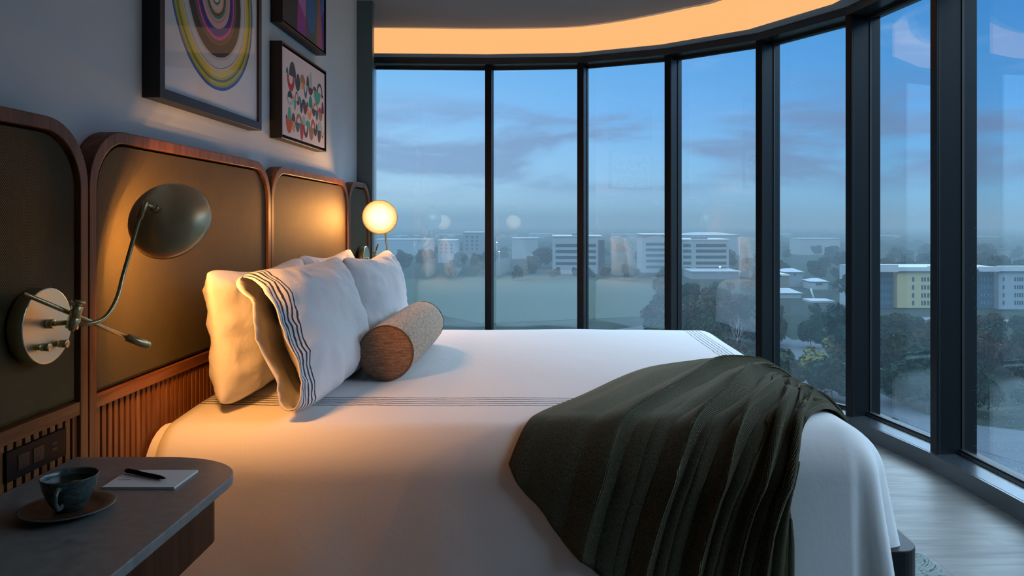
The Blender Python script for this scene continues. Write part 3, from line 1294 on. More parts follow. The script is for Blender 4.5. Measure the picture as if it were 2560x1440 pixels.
def folds(s, t):
    """height of the cloth above the bed and how far it is pulled over its neighbour"""
    cs = [crest(k, t) for k in range(len(CRESTS))]
    for k in range(len(cs) - 1):
        (c0, h0), (c1, h1) = cs[k], cs[k + 1]
        if s <= c1 or k == len(cs) - 2:
            w = min(1.0, max(0.0, (s - c0) / max(1e-4, c1 - c0)))
            w = w ** 0.78                      # valley lies close to the next crest
            r = abs(cos(pi * w))
            r = r ** 1.15 if w < 0.5 else r ** 0.8
            h = h0 * (1 - w) + h1 * w
            pull = -0.35 * h * sin(2 * pi * w)
            return h * r, pull
    return 0.0, 0.0


for j in range(NTB + 1):
    t = j / NTB
    row = []
    for i in range(NSB + 1):
        s = i / NSB
        # extra length towards the hem's middle
        a = crv(LC, t)
        b = crv(RC, t)
        p = a.lerp(b, s)
        hang = max(0.0, (t - 0.82) / 0.18)
        mid = sin(pi * s) ** 0.8
        dirh = Vector((0.12, -1)).normalized()
        p = p + dirh * (0.20 * hang * hang * mid + 0.008 * hang * sin(s * 31 + 2 * sin(s * 9)))
        hh, pull = folds(s, t)
        env = min(1, s / 0.02) * min(1, (1 - s) / 0.02)
        p.x += 0.22 * sin(pi * s) ** 0.9 * sin(pi * min(1.0, max(0.0, (t - 0.25) / 0.75))) ** 1.2
        p.y += 0.05 * sin(pi * s) * sin(pi * min(1.0, max(0.0, (t - 0.35) / 0.65)))
        acr = (b - a).normalized()
        p = p + acr * (pull * env + 0.008 * fbm((s * 2, t * 3, 6.0), 1, 1))
        lift = 0.011 + hh * env + 0.007 * fbm((s * 4, t * 5 + s * 3, 9.0), 1, 1)
        # a few short slanting folds that cross the long ones near the foot
        for (sc, tc, sl, wd, hh_) in ((0.60, 0.50, 0.9, 0.022, 0.016), (0.75, 0.42, -0.8, 0.020, 0.014), (0.86, 0.62, 0.7, 0.018, 0.014), (0.35, 0.45, 1.0, 0.024, 0.012), (0.68, 0.72, -0.6, 0.016, 0.012)):
            du = ((s - sc) - sl * (t - tc) * 0.35) / wd
            dl = (t - tc) / 0.13
            if abs(du) < 3 and abs(dl) < 2.5:
                lift += hh_ * exp(-du * du - dl * dl)
        co = bed(p.x, p.y, lift)
        v = bm.verts.new(co)
        row.append((v, (s * 1.3, t * 1.5)))
    gr.append(row)
for j in range(NTB):
    for i in range(NSB):
        q = (gr[j][i], gr[j][i + 1], gr[j + 1][i + 1], gr[j + 1][i])
        f = bm.faces.new([w[0] for w in q])
        f.smooth = True
        for l, w in zip(f.loops, q):
            l[uvl].uv = w[1]
bmesh.ops.recalc_face_normals(bm, faces=bm.faces)
th = obj('throw_blanket', bm, M['chenille'], None, origin=(0.5, 2.4, BZ))
tag(th, 'dark green chenille throw draped in folds over the foot of the bed', 'blanket')
md = th.modifiers.new('thick', 'SOLIDIFY')
md.thickness = 0.006
md.offset = 1

# ------------------------------------------------------------------ nightstand
nroot = empty('nightstand', (-0.9, 1.4, 0.44), 'wall-hung walnut nightstand with a grey stone top, beside the bed', 'nightstand')
NZ = 0.612


def stand_outline(x0, x1, y0, y1, ra, rb, seg=14):
    pts = [(x0, y0)]
    for k in range(seg + 1):
        a = -pi / 2 + pi / 2 * k / seg
        pts.append((x1 - ra + ra * cos(a), y0 + rb + rb * sin(a)))
    for k in range(seg + 1):
        a = pi / 2 * k / seg
        pts.append((x1 - ra + ra * cos(a), y1 - rb + rb * sin(a)))
    pts.append((x0, y1))
    return pts


bm = bmesh.new()
prism(bm, stand_outline(HX, -0.668, 0.93, 1.763, 0.20, 0.155), NZ - 0.02, NZ)
o = obj('top', bm, M['stone'], nroot)
md = o.modifiers.new('bevel', 'BEVEL')
md.width = 0.002
md.segments = 2
md.limit_method = 'ANGLE'
bm = bmesh.new()
prism(bm, stand_outline(HX, -0.728, 0.98, 1.72, 0.055, 0.055), NZ - 0.163, NZ - 0.02)
o = obj('cabinet', bm, M['nightstand'], nroot)
md = o.modifiers.new('bevel', 'BEVEL')
md.width = 0.003
md.segments = 2
md.limit_method = 'ANGLE'
bm = bmesh.new()
box(bm, -0.7285, -0.7265, 1.04, 1.66, NZ - 0.150, NZ - 0.034, 0, 0.0006)
obj('drawer', bm, M['nightstand'], nroot)

# cup, saucer, coffee
cpos = Vector((-0.896, 1.425, NZ))
sroot = obj('saucer', (lambda b: (lathe(b, [(0, 0.002), (0.045, 0.0015), (0.062, 0.004), (0.087, 0.0125), (0.0895, 0.0145), (0.086, 0.0155), (0.062, 0.0075), (0.04, 0.006), (0, 0.0055)], (0, 0, 0), (0, 0, 1), 56), b)[1])(bmesh.new()),
            M['saucer'], None, local=True)
sroot.location = cpos
sroot.scale = (0.91, 0.91, 0.95)
tag(sroot, 'brown glazed saucer under the coffee cup on the grey nightstand', 'saucer')
croot = empty('coffee_cup', cpos + Vector((0.002, 0.002, 0.0058)), 'dark green glazed cup of black coffee on the saucer', 'cup')
croot.scale = (0.85, 0.85, 0.90)
bm = bmesh.new()
cprof = [(0, 0.0), (0.024, 0.0), (0.027, 0.002), (0.036, 0.012), (0.045, 0.028), (0.0525, 0.048), (0.0565, 0.066), (0.0575, 0.070), (0.0565, 0.0715), (0.0545, 0.070),
         (0.0525, 0.062), (0.046, 0.04), (0.036, 0.018), (0.02, 0.007), (0, 0.006)]
lathe(bm, cprof, (0, 0, 0), (0, 0, 1), 56)
obj('bowl', bm, M['glaze'], croot, True, local=True)
bm = bmesh.new()
hd = Vector((0.22, -0.975, 0)).normalized()
hp = [hd * 0.050 + Vector((0, 0, 0.056)), hd * 0.066 + Vector((0, 0, 0.060)), hd * 0.078 + Vector((0, 0, 0.050)), hd * 0.077 + Vector((0, 0, 0.034)), hd * 0.064 + Vector((0, 0, 0.021)), hd * 0.042 + Vector((0, 0, 0.020))]
tube(bm, smooth_path(hp, 6), 0.0052, 10)
obj('handle', bm, M['glaze'], croot, True, local=True)
bm = bmesh.new()
lathe(bm, [(0, 0.0585), (0.0512, 0.0585), (0.0505, 0.057), (0, 0.057)], (0, 0, 0), (0, 0, 1), 48)
obj('coffee', bm, M['coffee'], croot, local=True)

# notepad and pen
npad = empty('notepad', (-0.83, 1.61, NZ), 'small white notepad lying on the grey nightstand under a pen', 'notepad')
nx0, nx1 = -0.905, -0.752
bm = bmesh.new()
vs = [(-0.904, 1.548, 0), (-0.755, 1.548, 0), (-0.755, 1.655, 0), (-0.909, 1.655, 0)]
prism(bm, [(v[0], v[1]) for v in vs], NZ + 0.0002, NZ + 0.0045)
obj('pages', bm, M['paper'], npad)
bm = bmesh.new()
for k in range(7):
    box(bm, -0.894 + k * 0.0038, -0.8915 + k * 0.0038, 1.590, 1.5935, NZ + 0.0045, NZ + 0.0047)
obj('printed_word', bm, M['ink'], npad)
p0 = Vector((-0.902, 1.634, NZ + 0.0100))
p1 = Vector((-0.790, 1.586, NZ + 0.0092))
pr = empty('pen', p0, 'slim black ballpoint pen resting on the white notepad', 'pen')
d = (p1 - p0)
L = d.length
bm = bmesh.new()
lathe(bm, [(0, 0), (0.0035, 0.0), (0.0044, 0.002), (0.0046, L * 0.5), (0.0044, L * 0.82), (0.0022, L * 0.95), (0, L * 0.95)], p0, d, 18)
obj('barrel', bm, M['black'], pr, True)
bm = bmesh.new()
lathe(bm, [(0, L * 0.945), (0.0021, L * 0.945), (0.0008, L), (0, L)], p0, d, 14)
obj('tip', bm, M['steel'], pr, True)
bm = bmesh.new()
a_, b_, d_ = frame_of(d)
up_ = b_ if b_.z > 0 else -b_
rod(bm, p0 + d_ * 0.006 + up_ * 0.0052, p0 + d_ * 0.045 + up_ * 0.0050, 0.0009, 8)
obj('clip', bm, M['black'], pr, True)

# outlet strip on the slats
oy0, oy1, oz0, oz1 = 1.535, 1.728, 0.628, 0.690
ox = HX - 0.008
orr = empty('outlet_panel', (ox, oy0, oz0), 'black power outlet plate mounted on the wooden slats above the nightstand', 'outlet')
bm = bmesh.new()
box(bm, ox, ox + 0.008, oy0, oy1, oz0, oz1, 0, 0.001)
obj('plate', bm, M['black'], orr)
for yc in (1.585, 1.632):
    bm = bmesh.new()
    box(bm, ox + 0.008, ox + 0.0092, yc - 0.017, yc + 0.017, 0.643, 0.675, 0, 0.0008)
    for dy_, dz_, w, h in ((-0.006, 0.006, 0.0022, 0.008), (0.006, 0.006, 0.0022, 0.008), (0.0, -0.008, 0.005, 0.005)):
        box(bm, ox + 0.0091, ox + 0.0094, yc + dy_ - w / 2, yc + dy_ + w / 2, 0.659 + dz_ - h / 2, 0.659 + dz_ + h / 2, 1)
    obj('socket', bm, [M['black_satin'], M['walnut_gap']], orr)
bm = bmesh.new()
for dz_ in (0.651, 0.664):
    box(bm, ox + 0.008, ox + 0.0086, 1.678, 1.694, dz_, dz_ + 0.005, 0)
obj('usb_port', bm, M['black_satin'], orr)


# ------------------------------------------------------------------ reading lamps
def reading_lamp(label, cy, cz, px_plate, knobs, pivot, bar, arm, shade_c, axis, R, joint, recess):
    """wall lamp; arm and bar given as world points"""
    root = empty('reading_lamp', (px_plate - 0.033, cy, cz), label, 'wall lamp', 'brass swing-arm lamps')
    bm = bmesh.new()
    lathe(bm, [(0, 0), (0.080, 0), (0.082, 0.002), (0.082, 0.031), (0.0805, 0.033), (0.078, 0.0325), (0, 0.0325)], (px_plate - 0.033, cy, cz), (1, 0, 0), 64)
    obj('wall_plate', bm, M['brass_fl'], root)
    for (ky, kz) in knobs:
        bm = bmesh.new()
        rod(bm, (px_plate - 0.001, ky, kz), (px_plate + 0.006, ky, kz), 0.0065, 20)
        rod(bm, (px_plate + 0.006, ky, kz), (px_plate + 0.024, ky, kz), 0.0085, 24, 0, 0.1)
        obj('knob', bm, M['brass'], root, True)
    bm = bmesh.new()
    pv0, pv1 = Vector(pivot[0]), Vector(pivot[1])
    rod(bm, (px_plate - 0.001, cy, cz + 0.004), (px_plate + 0.012, cy, cz + 0.004), 0.010, 20)
    rod(bm, (px_plate, cy, cz + 0.004), pv0.lerp(pv1, 0.25), 0.0055, 16)
    obj('stem', bm, M['brass'], root, True)
    bm = bmesh.new()
    dv = (pv1 - pv0)
    rod(bm, pv0, pv0 + dv * 0.44, 0.0125, 24, 0, 0.1)
    rod(bm, pv0 + dv * 0.46, pv0 + dv * 0.88, 0.0115, 24, 0, 0.1)
    rod(bm, pv0 + dv * 0.88, pv0 + dv * 1.0, 0.0075, 20, 0, 0.1)
    rod(bm, pv0 + dv * 0.97, pv0 + dv * 1.10, 0.0135, 24, 0, 0.15)
    rod(bm, pv0 - dv * 0.08, pv0, 0.006, 16)
    obj('pivot', bm, M['brass'], root, True)
    b0, b1, b2 = [Vector(p) for p in bar]
    bm = bmesh.new()
    rod(bm, b0, b1, 0.0048, 16)
    obj('cross_rod', bm, M['brass'], root, True)
    bm = bmesh.new()
    rod(bm, b1, b2, 0.0095, 24, 0, 0.12)
    obj('counterweight', bm, M['brass'], root, True)
    bm = bmesh.new()
    tube(bm, smooth_path(arm, 12), 0.0048, 14)
    a1 = Vector(arm[-1])
    rod(bm, a1 + (Vector(arm[-2]) - a1).normalized() * 0.035, a1 + (a1 - Vector(arm[-2])).normalized() * 0.008, 0.0072, 18)
    obj('arm', bm, M['brass'], root, True)
    # domed shade: shallow spherical cap, open along axis
    ax = Vector(axis).normalized()
    sc = Vector(shade_c)
    depth = R * 0.72
    outer, inner = [], []
    nn = 20
    for k in range(nn + 1):
        a = pi / 2 * k / nn
        outer.append((R * sin(a) ** 0.92, -depth * cos(a) ** 1.05))
    for k in range(nn, -1, -1):
        a = pi / 2 * k / nn
        inner.append(((R - 0.0022) * sin(a) ** 0.92, -(depth - 0.0025) * cos(a) ** 1.05))
    bm = bmesh.new()
    lathe(bm, outer + [(R + 0.0012, 0.001), (R - 0.001, 0.003)] + inner, sc, ax, 72)
    bmesh.ops.recalc_face_normals(bm, faces=bm.faces)
    shd = obj('shade', bm, M['brass_dark'], root, True)
    bm = bmesh.new()
    rod(bm, sc - ax * (depth + 0.012), sc - ax * (depth - 0.004), 0.010, 20)
    rod(bm, sc - ax * (depth + 0.008), joint, 0.005, 14)
    obj('joint', bm, M['brass'], root, True)
    dc = sc - ax * (0.006 if not recess else recess)
    bm = bmesh.new()
    rd = R - 0.004 - (0.012 if recess else 0)
    lathe(bm, [(0, 0.002), (R * 0.5, 0.0015), (rd, 0.0), (rd, -0.003), (0, -0.003)], (0, 0, 0), ax, 64)
    df = obj('diffuser', bm, M['diffuser'], None, True, local=True)
    df.parent = root
    df.location = dc - root.location
    a_, b_, _ = frame_of(ax)
    for k in range(7):
        ld = bpy.data.lights.new('lamp_led', 'SPOT')
        ld.energy = LED_W
        ld.color = LED_C
        ld.shadow_soft_size = 0.0
        ld.spot_size = radians(172)
        ld.spot_blend = 0.9
        lo_ = bpy.data.objects.new('lamp_led', ld)
        COL.objects.link(lo_)
        rr_ = 0.0 if k == 0 else R * 0.55
        lo_.parent = root
        lo_.location = dc + ax * 0.004 + (a_ * cos(k * pi / 3) + b_ * sin(k * pi / 3)) * rr_ - root.location
        lo_.rotation_mode = 'QUATERNION'
        lo_.rotation_quaternion = ax.to_track_quat('-Z', 'Y')
    for k in range(3):
        an = k * 2 * pi / 3 + 0.5
        c = dc + ax * 0.001 + (a_ * cos(an) + b_ * sin(an)) * (rd - 0.006)
        bm = bmesh.new()
        rod(bm, c, c + ax * 0.0025, 0.0018, 10)
        obj('screw', bm, M['brass_dark'], root)
    return root


L1c = P(427, 553, 1.86)
ax1 = Vector((0.03, 0.92, -0.39))
apex1 = L1c - ax1.normalized() * (0.098 * 0.72 + 0.006)
reading_lamp('large brass swing-arm lamp seen from behind, on the left headboard panel', 1.619, 0.938, -1.06,
             [(1.588, 0.897), (1.647, 0.895)],
             [P(179, 822, 1.612), P(196, 757, 1.619)],
             [P(57, 733, 1.524), P(318, 843, 1.765), P(373, 865, 1.80)],
             [P(184, 811, 1.612), P(222, 809, 1.63), P(262, 794, 1.66), P(291, 750, 1.69), P(308, 689, 1.72), P(326, 625, 1.74), P(345, 560, 1.755), P(362, 512, 1.765)],
             L1c, ax1, 0.099, P(362, 510, 1.765), 0.030)
L2c = P(949.5, 543, 4.27)
ax2 = Vector((0.07, -0.97, -0.20))
reading_lamp('far brass wall lamp turned to the room, its round diffuser glowing', 4.455, 0.938, -1.036,
             [(4.43, 0.897), (4.485, 0.895)],
             [P(934, 657, 4.45), P(937, 632, 4.45)],
             [P(945, 611, 4.30), P(930, 660, 4.52), P(927, 668, 4.56)],
             [P(934, 655, 4.45), P(948, 652, 4.43), P(962, 640, 4.40), P(967, 622, 4.38), P(965, 600, 4.36), P(962, 572, 4.35), P(957, 548, 4.345)],
             L2c, ax2, 0.0985, P(955, 545, 4.345), None)

# ------------------------------------------------------------------ pictures
FX = -1.088


def picture(name, y0, y1, z0, z1, border, label, depth=0.052, float_gap=0.0, face_in=0.003):
    root = empty(name, (WX, (y0 + y1) / 2, z0), label, 'picture', 'framed pictures above the headboard')
    bm = bmesh.new()
    o = [(y0, z0), (y1, z0), (y1, z1), (y0, z1)]
    i = [(y0 + border, z0 + border), (y1 - border, z0 + border), (y1 - border, z1 - border), (y0 + border, z1 - border)]
    ring_extrude(bm, o, i, WX + 0.001, FX)
    bmesh.ops.recalc_face_normals(bm, faces=bm.faces)
    f = obj('picture_frame', bm, M['frame'], root)
    md = f.modifiers.new('bevel', 'BEVEL')
    md.width = 0.0008
    md.segments = 1
    return root


# big ringed print
ar = picture('framed_print', 2.147, 2.927, 1.516, 2.36, 0.030,
             'large black-framed print of bright concentric rings above the headboard')
ART = (2.535, 1.925)
RAD = 0.318


def ring_fn(t, b):
    x, y, z = t.sep(t.node('ShaderNodeTexCoord').outputs['Object'])[0:3]
    wob = t.math('MULTIPLY', t.math('SUBTRACT', t.noise(t.co('Object'), 5.0, 2), 0.5), 0.010)
    r = t.math('SQRT', t.math('ADD', t.math('MULTIPLY', y, y), t.math('MULTIPLY', z, z)))
    f = t.math('DIVIDE', t.math('ADD', r, wob), RAD * 1.05)
    W_ = (0.66, 0.78, 0.88)
    st = [(0.0, (0.03, 0.10, 0.30)), (0.045, W_), (0.075, (0.02, 0.02, 0.02)), (0.09, (0.45, 0.43, 0.33)), (0.11, (0.62, 0.62, 0.60)), (0.155, (0.6, 0.5, 0.40)),
          (0.178, (0.50, 0.07, 0.015)), (0.195, (0.02, 0.02, 0.02)), (0.207, (0.02, 0.26, 0.15)), (0.235, (0.50, 0.44, 0.52)), (0.26, (0.55, 0.28, 0.33)), (0.28, (0.62, 0.45, 0.45)),
          (0.335, (0.008, 0.02, 0.30)), (0.41, (0.55, 0.03, 0.40)), (0.43, (0.85, 0.20, 0.62)), (0.44, (0.30, 0.05, 0.18)), (0.46, (0.10, 0.09, 0.05)),
          (0.49, (0.40, 0.30, 0.15)), (0.496, (0.020, 0.024, 0.026)), (0.62, (0.50, 0.56, 0.60)), (0.65, (0.62, 0.70, 0.75)), (0.725, (0.10, 0.25, 0.45)), (0.732, (0.68, 0.66, 0.58)),
          (0.76, (0.66, 0.60, 0.10)), (0.82, (0.42, 0.46, 0.05)), (0.845, (0.10, 0.17, 0.07)), (0.87, (0.45, 0.49, 0.06)), (0.905, (0.26, 0.34, 0.05)), (0.925, (0.015, 0.10, 0.50)), (0.955, W_)]
    t.put(b.inputs['Base Color'], t.ramp(f, st, 'CONSTANT'))
    t.put(b.inputs['Roughness'], 0.7)
    t.put(b.inputs['Coat Weight'], 0.3)
    t.put(b.inputs['Coat Roughness'], 0.02)


M['rings'] = material('ring_print', fn=ring_fn)
bm = bmesh.new()
o_ = (FX - 0.010, ART[0], ART[1])
box(bm, FX - 0.014, FX - 0.008, 2.176, 2.898, 1.545, 2.331)
bm.transform(Matrix.Translation(-Vector(o_)))
pr_ = obj('print', bm, M['rings'], None, local=True)
pr_.parent = ar
pr_.location = Vector(o_) - ar.location

# coloured half-moon canvas
cv2 = picture('framed_canvas', 3.154, 3.803, 1.514, 1.921, 0.006,
              'small framed canvas of rows of coloured half-moons, lower right picture')
cols = {
    'ink': (0.012, 0.040, 0.060), 'teal': (0.008, 0.17, 0.24), 'red': (0.50, 0.020, 0.025), 'navy': (0.005, 0.055, 0.11), 'tan': (0.36, 0.22, 0.09), 'amber': (0.78, 0.34, 0.03),
    'plum': (0.095, 0.014, 0.045), 'mint': (0.30, 0.62, 0.58), 'sea': (0.045, 0.45, 0.34), 'rust': (0.55, 0.09, 0.02), 'brown': (0.15, 0.022, 0.015), 'jade': (0.015, 0.28, 0.25)}
cm = {k: material('paint_' + k, c, 0.6) for k, c in cols.items()}
M['canvas'] = material('white_canvas', (0.74, 0.76, 0.86), 0.75)
bm = bmesh.new()
cy0, cy1, cz0, cz1 = 3.172, 3.786, 1.532, 1.903
box(bm, WX + 0.01, FX - 0.004, cy0, cy1, cz0, cz1, 0, 0.001)
obj('canvas', bm, M['canvas'], cv2)
keys = list(cols)
bm = bmesh.new()
# halves: x0, x1, peak height, colour, up?, hole fraction; in zoomed photo pixels of each row's slanted base line
rows_ = [
    ((270, 395), (712, 672), [(262, 292, 75, 'teal', 1, 0), (300, 384, 178, 'ink', 1, 0), (275, 368, 190, 'red', 0, .55), (372, 436, 135, 'navy', 0, 0), (388, 428, 75, 'navy', 1, 0),
                              (432, 494, 100, 'tan', 1, 0), (444, 476, 85, 'amber', 0, 0), (476, 520, 165, 'teal', 0, .6), (508, 540, 125, 'plum', 1, 0), (540, 578, 190, 'mint', 1, 0),
                              (528, 586, 90, 'plum', 0, 0), (584, 630, 45, 'brown', 1, 0), (596, 678, 150, 'sea', 0, 0), (634, 700, 120, 'navy', 1, .7), (684, 710, 40, 'plum', 0, 0)]),
    ((270, 672), (716, 890), [(282, 342, 85, 'ink', 1, 0), (270, 350, 90, 'mint', 0, .6), (346, 370, 50, 'amber', 1, 0), (356, 384, 125, 'sea', 0, 0), (374, 408, 115, 'plum', 1, .8),
                              (390, 424, 45, 'brown', 0, 0), (408, 446, 75, 'jade', 1, 0), (430, 466, 120, 'navy', 0, 0), (452, 500, 60, 'navy', 1, 0), (468, 518, 115, 'brown', 0, 0),
                              (508, 530, 50, 'navy', 1, 0), (520, 570, 150, 'amber', 0, .55), (536, 582, 140, 'jade', 1, 0), (574, 618, 85, 'plum', 0, 0), (590, 650, 85, 'tan', 1, .7),
                              (620, 648, 125, 'teal', 0, 0), (652, 688, 55, 'red', 1, 0), (652, 700, 105, 'tan', 0, 0), (688, 716, 140, 'plum', 1, 0)]),
    ((260, 938), (716, 1108), [(260, 278, 50, 'ink', 1, 0), (284, 328, 155, 'sea', 1, 0), (262, 338, 165, 'rust', 0, 0), (332, 374, 95, 'plum', 1, 0), (340, 372, 135, 'amber', 0, 0),
                               (384, 456, 110, 'tan', 1, .6), (376, 428, 115, 'teal', 0, 0), (432, 474, 200, 'red', 0, 0), (462, 496, 110, 'mint', 1, 0), (474, 530, 145, 'plum', 0, .6),
                               (500, 556, 70, 'sea', 1, 0), (538, 594, 155, 'tan', 0, 0), (564, 614, 105, 'rust', 1, .55), (596, 634, 85, 'ink', 0, 0), (622, 640, 70, 'ink', 1, 0),
                               (644, 700, 110, 'mint', 1, 0), (640, 682, 145, 'plum', 0, 0), (686, 712, 75, 'ink', 0, .8)])]


def px2wall(zx, zy):
    x, y = zx / 4.8 + 660, zy / 4.8 + 100
    X = FX - 0.004
    Y = X * F_PX / (x - PX)
    return Y, EYE - (y - PY) / F_PX * Y


lay = 0
for (bx0, by0), (bx1, by1), lst in rows_:
    for (x0, x1, h, c, upw, hole) in lst:
        lay += 1
        s0 = (x0 - bx0) / (bx1 - bx0)
        s1 = (x1 - bx0) / (bx1 - bx0)
        Ya, Za = px2wall(x0, by0 + (by1 - by0) * s0)
        Yb, Zb = px2wall(x1, by0 + (by1 - by0) * s1)
        xm = (x0 + x1) / 2
        ym = by0 + (by1 - by0) * (s0 + s1) / 2
        Zc = px2wall(xm, ym + (-h if upw else h))[1]
        zb = (Za + Zb) / 2
        rz = abs(Zc - zb)
        yc, ry = (Ya + Yb) / 2, abs(Yb - Ya) / 2
        xx = FX - 0.0038 + 0.00001 * lay
        sg = 1 if upw else -1
        pts = [(yc + ry * cos(pi * k / 20), zb + sg * rz * sin(pi * k / 20)) for k in range(21)]
        if hole:
            outer = [bm.verts.new((xx, y, z)) for y, z in pts]
            inner = [bm.verts.new((xx, yc + ry * hole * cos(pi * k / 20), zb + sg * rz * hole * sin(pi * k / 20))) for k in range(21)]
            for k in range(20):
                f = bm.faces.new((outer[k], outer[k + 1], inner[k + 1], inner[k]))
                f.material_index = keys.index(c)
        else:
            f = bm.faces.new([bm.verts.new((xx, y, z)) for y, z in pts])
            f.material_index = keys.index(c)
bmesh.ops.recalc_face_normals(bm, faces=bm.faces)
obj('painted_half_moons', bm, [cm[k] for k in keys], cv2)

# upper abstract
cv3 = picture('framed_canvas', 3.163, 3.800, 2.0, 2.42, 0.006,
              'framed abstract of purple, blue and green shapes, cut by the top of the view')
cv3['label'] = 'black-framed abstract of purple, blue and green shapes hanging above the half-moon canvas'
abst = {'deep': (0.004, 0.022, 0.034), 'violet': (0.28, 0.035, 0.36), 'lilac': (0.38, 0.18, 0.55), 'slate': (0.055, 0.085, 0.13), 'blue': (0.003, 0.15, 0.42), 'azure': (0.008, 0.17, 0.60),
        'sand': (0.36, 0.29, 0.16), 'green': (0.08, 0.18, 0.008), 'rose': (0.40, 0.11, 0.20), 'royal': (0.006, 0.03, 0.40)}
am = {k: material('tone_' + k, c, 0.6) for k, c in abst.items()}
ak = list(abst)
bm = bmesh.new()
y0_, y1_, z0_, z1_ = 3.180, 3.784, 2.017, 2.403
box(bm, WX + 0.01, FX - 0.006, y0_, y1_, z0_, z1_, 0)
wd, hg = y1_ - y0_, z1_ - z0_


def poly(pts, c, lay):
    f = bm.faces.new([bm.verts.new((FX - 0.0058 + lay * 0.00004, y0_ + wd * a, z0_ + hg * b)) for a, b in pts])
    f.material_index = ak.index(c)


poly([(0.31, 0.0), (0.52, 0.0), (0.52, 1), (0.36, 1)], 'violet', 1)
poly([(0.335, 0.36), (0.52, 0.22), (0.52, 1), (0.36, 1)], 'lilac', 2)
poly([(0.52, 0), (1, 0), (1, 1), (0.52, 1)], 'slate', 1)
poly([(0.62 + 0.125 * cos(2 * pi * k / 32) + 0.04, 0.40 + 0.30 * sin(2 * pi * k / 32)) for k in range(32)], 'blue', 3)
poly([(0.60, 0.72), (0.66, 0.78), (0.75, 0.65), (0.77, 1.0), (0.58, 1.0)], 'sand', 4)
poly([(0.75, 0.02), (0.80, 0.0), (0.93, 0.0), (0.86, 1.0), (0.80, 1.0)], 'green', 2)
poly([(0.80, 0.0), (0.96, 0.0), (0.90, 0.55), (0.83, 0.7)], 'rose', 4)
poly([(0.97, 0.0), (1.0, 0.0), (1.0, 1.0), (0.86, 1.0), (0.90, 0.6)], 'azure', 5)
poly([(0.92, 0.40), (1.0, 0.52), (1.0, 0.0), (0.975, 0.0)], 'royal', 6)
bmesh.ops.recalc_face_normals(bm, faces=bm.faces)
obj('canvas', bm, [am[k] for k in ak], cv3)

# ------------------------------------------------------------------ rug
bm = bmesh.new()
prism(bm, [(-0.9, 1.25), (1.32, 1.25), (1.32, 2.62), (-0.9, 2.62)], 0.0, 0.011)
rg = obj('rug', bm, M['rug'], None, origin=(0.2, 1.9, 0))
tag(rg, 'dark patterned rug on the grey planks under the bed foot', 'rug')
# ------------------------------------------------------------------ outside: the town below
GZ = -29.0
GH = EYE - GZ


def gp(x, y):
    """ground point seen at photo pixel"""
    Y = GH * F_PX / (y - PY)
    return Vector(((x - PX) / F_PX * Y, Y, GZ))


def ground_fn(t, b):
    v = t.co('Object')
    n1 = t.noise(v, 0.012, 5, 0.6)
    n2 = t.noise(v, 0.11, 5, 0.65)
    n3 = t.noise(v, 0.9, 3, 0.6)
    c = t.ramp(n2, [(0.32, (0.004, 0.009, 0.007)), (0.5, (0.010, 0.016, 0.013)), (0.62, (0.018, 0.022, 0.019)), (0.75, (0.030, 0.034, 0.034))])
    c = t.mix(t.rng(n1, 0.45, 0.6), c, (0.014, 0.018, 0.017))
    c = t.mix(t.math('MULTIPLY', n3, 0.35), c, (0.007, 0.011, 0.009))
    t.put(b.inputs['Base Color'], c)


M['ground'] = material('park_ground', rough=0.95, fn=ground_fn)
M['asphalt'] = material('wet_asphalt', (0.034, 0.042, 0.052), 0.5)
M['lawn'] = material('mown_lawn', (0.020, 0.028, 0.022), 0.95)
M['path'] = material('pale_path', (0.055, 0.065, 0.072), 0.9)
bm = bmesh.new()
box(bm, -6500, 6500, -300, 7500, GZ - 2, GZ)
struct('ground', bm, M['ground'])


def slab(name, pts, m, h=0.15, label=None, cat=None):
    bm = bmesh.new()
    prism(bm, [(p.x, p.y) for p in pts], GZ + 0.01, GZ + h)
    bmesh.ops.recalc_face_normals(bm, faces=bm.faces)
    o = obj(name, bm, m, None, origin=(pts[0].x, pts[0].y, GZ))
    o['kind'] = 'structure'
    return o


def strip(name, px, w, m, h=0.12):
    pts = smooth_path([gp(*p) for p in px], 8)
    L, R = [], []
    for i, p in enumerate(pts):
        d = (pts[min(i + 1, len(pts) - 1)] - pts[max(i - 1, 0)]).normalized()
        n = Vector((-d.y, d.x, 0))
        L.append(p + n * w / 2)
        R.append(p - n * w / 2)
    slab(name, L + R[::-1], m, h)


slab('ground_parking', [gp(1900, 905), gp(2100, 985), gp(2230, 935), gp(2110, 880), gp(2010, 850), gp(1900, 858)], M['asphalt'])
slab('ground_parking', [gp(1900, 960), gp(1980, 1060), gp(2330, 1050), gp(2200, 985), gp(2080, 940)], M['asphalt'])
slab('ground_parking', [gp(2100, 1140), gp(2620, 1330), gp(2900, 1200), gp(2560, 1080), gp(2240, 1040)], M['asphalt'])
strip('ground_road', [(2130, 802), (2300, 797), (2450, 800), (2700, 812)], 7.0, M['path'])
strip('ground_road', [(1500, 838), (1700, 812), (1900, 830), (2030, 905), (2180, 1000), (2450, 1110), (2700, 1180)], 6.0, M['asphalt'], 0.2)
strip('ground_path', [(2160, 905), (2260, 888), (2420, 880), (2700, 890)], 3.0, M['path'], 0.24)
slab('ground_lawn', [gp(900, 745), gp(900, 700), gp(1400, 690), gp(1680, 715), gp(1660, 790), gp(1200, 810)], M['lawn'])

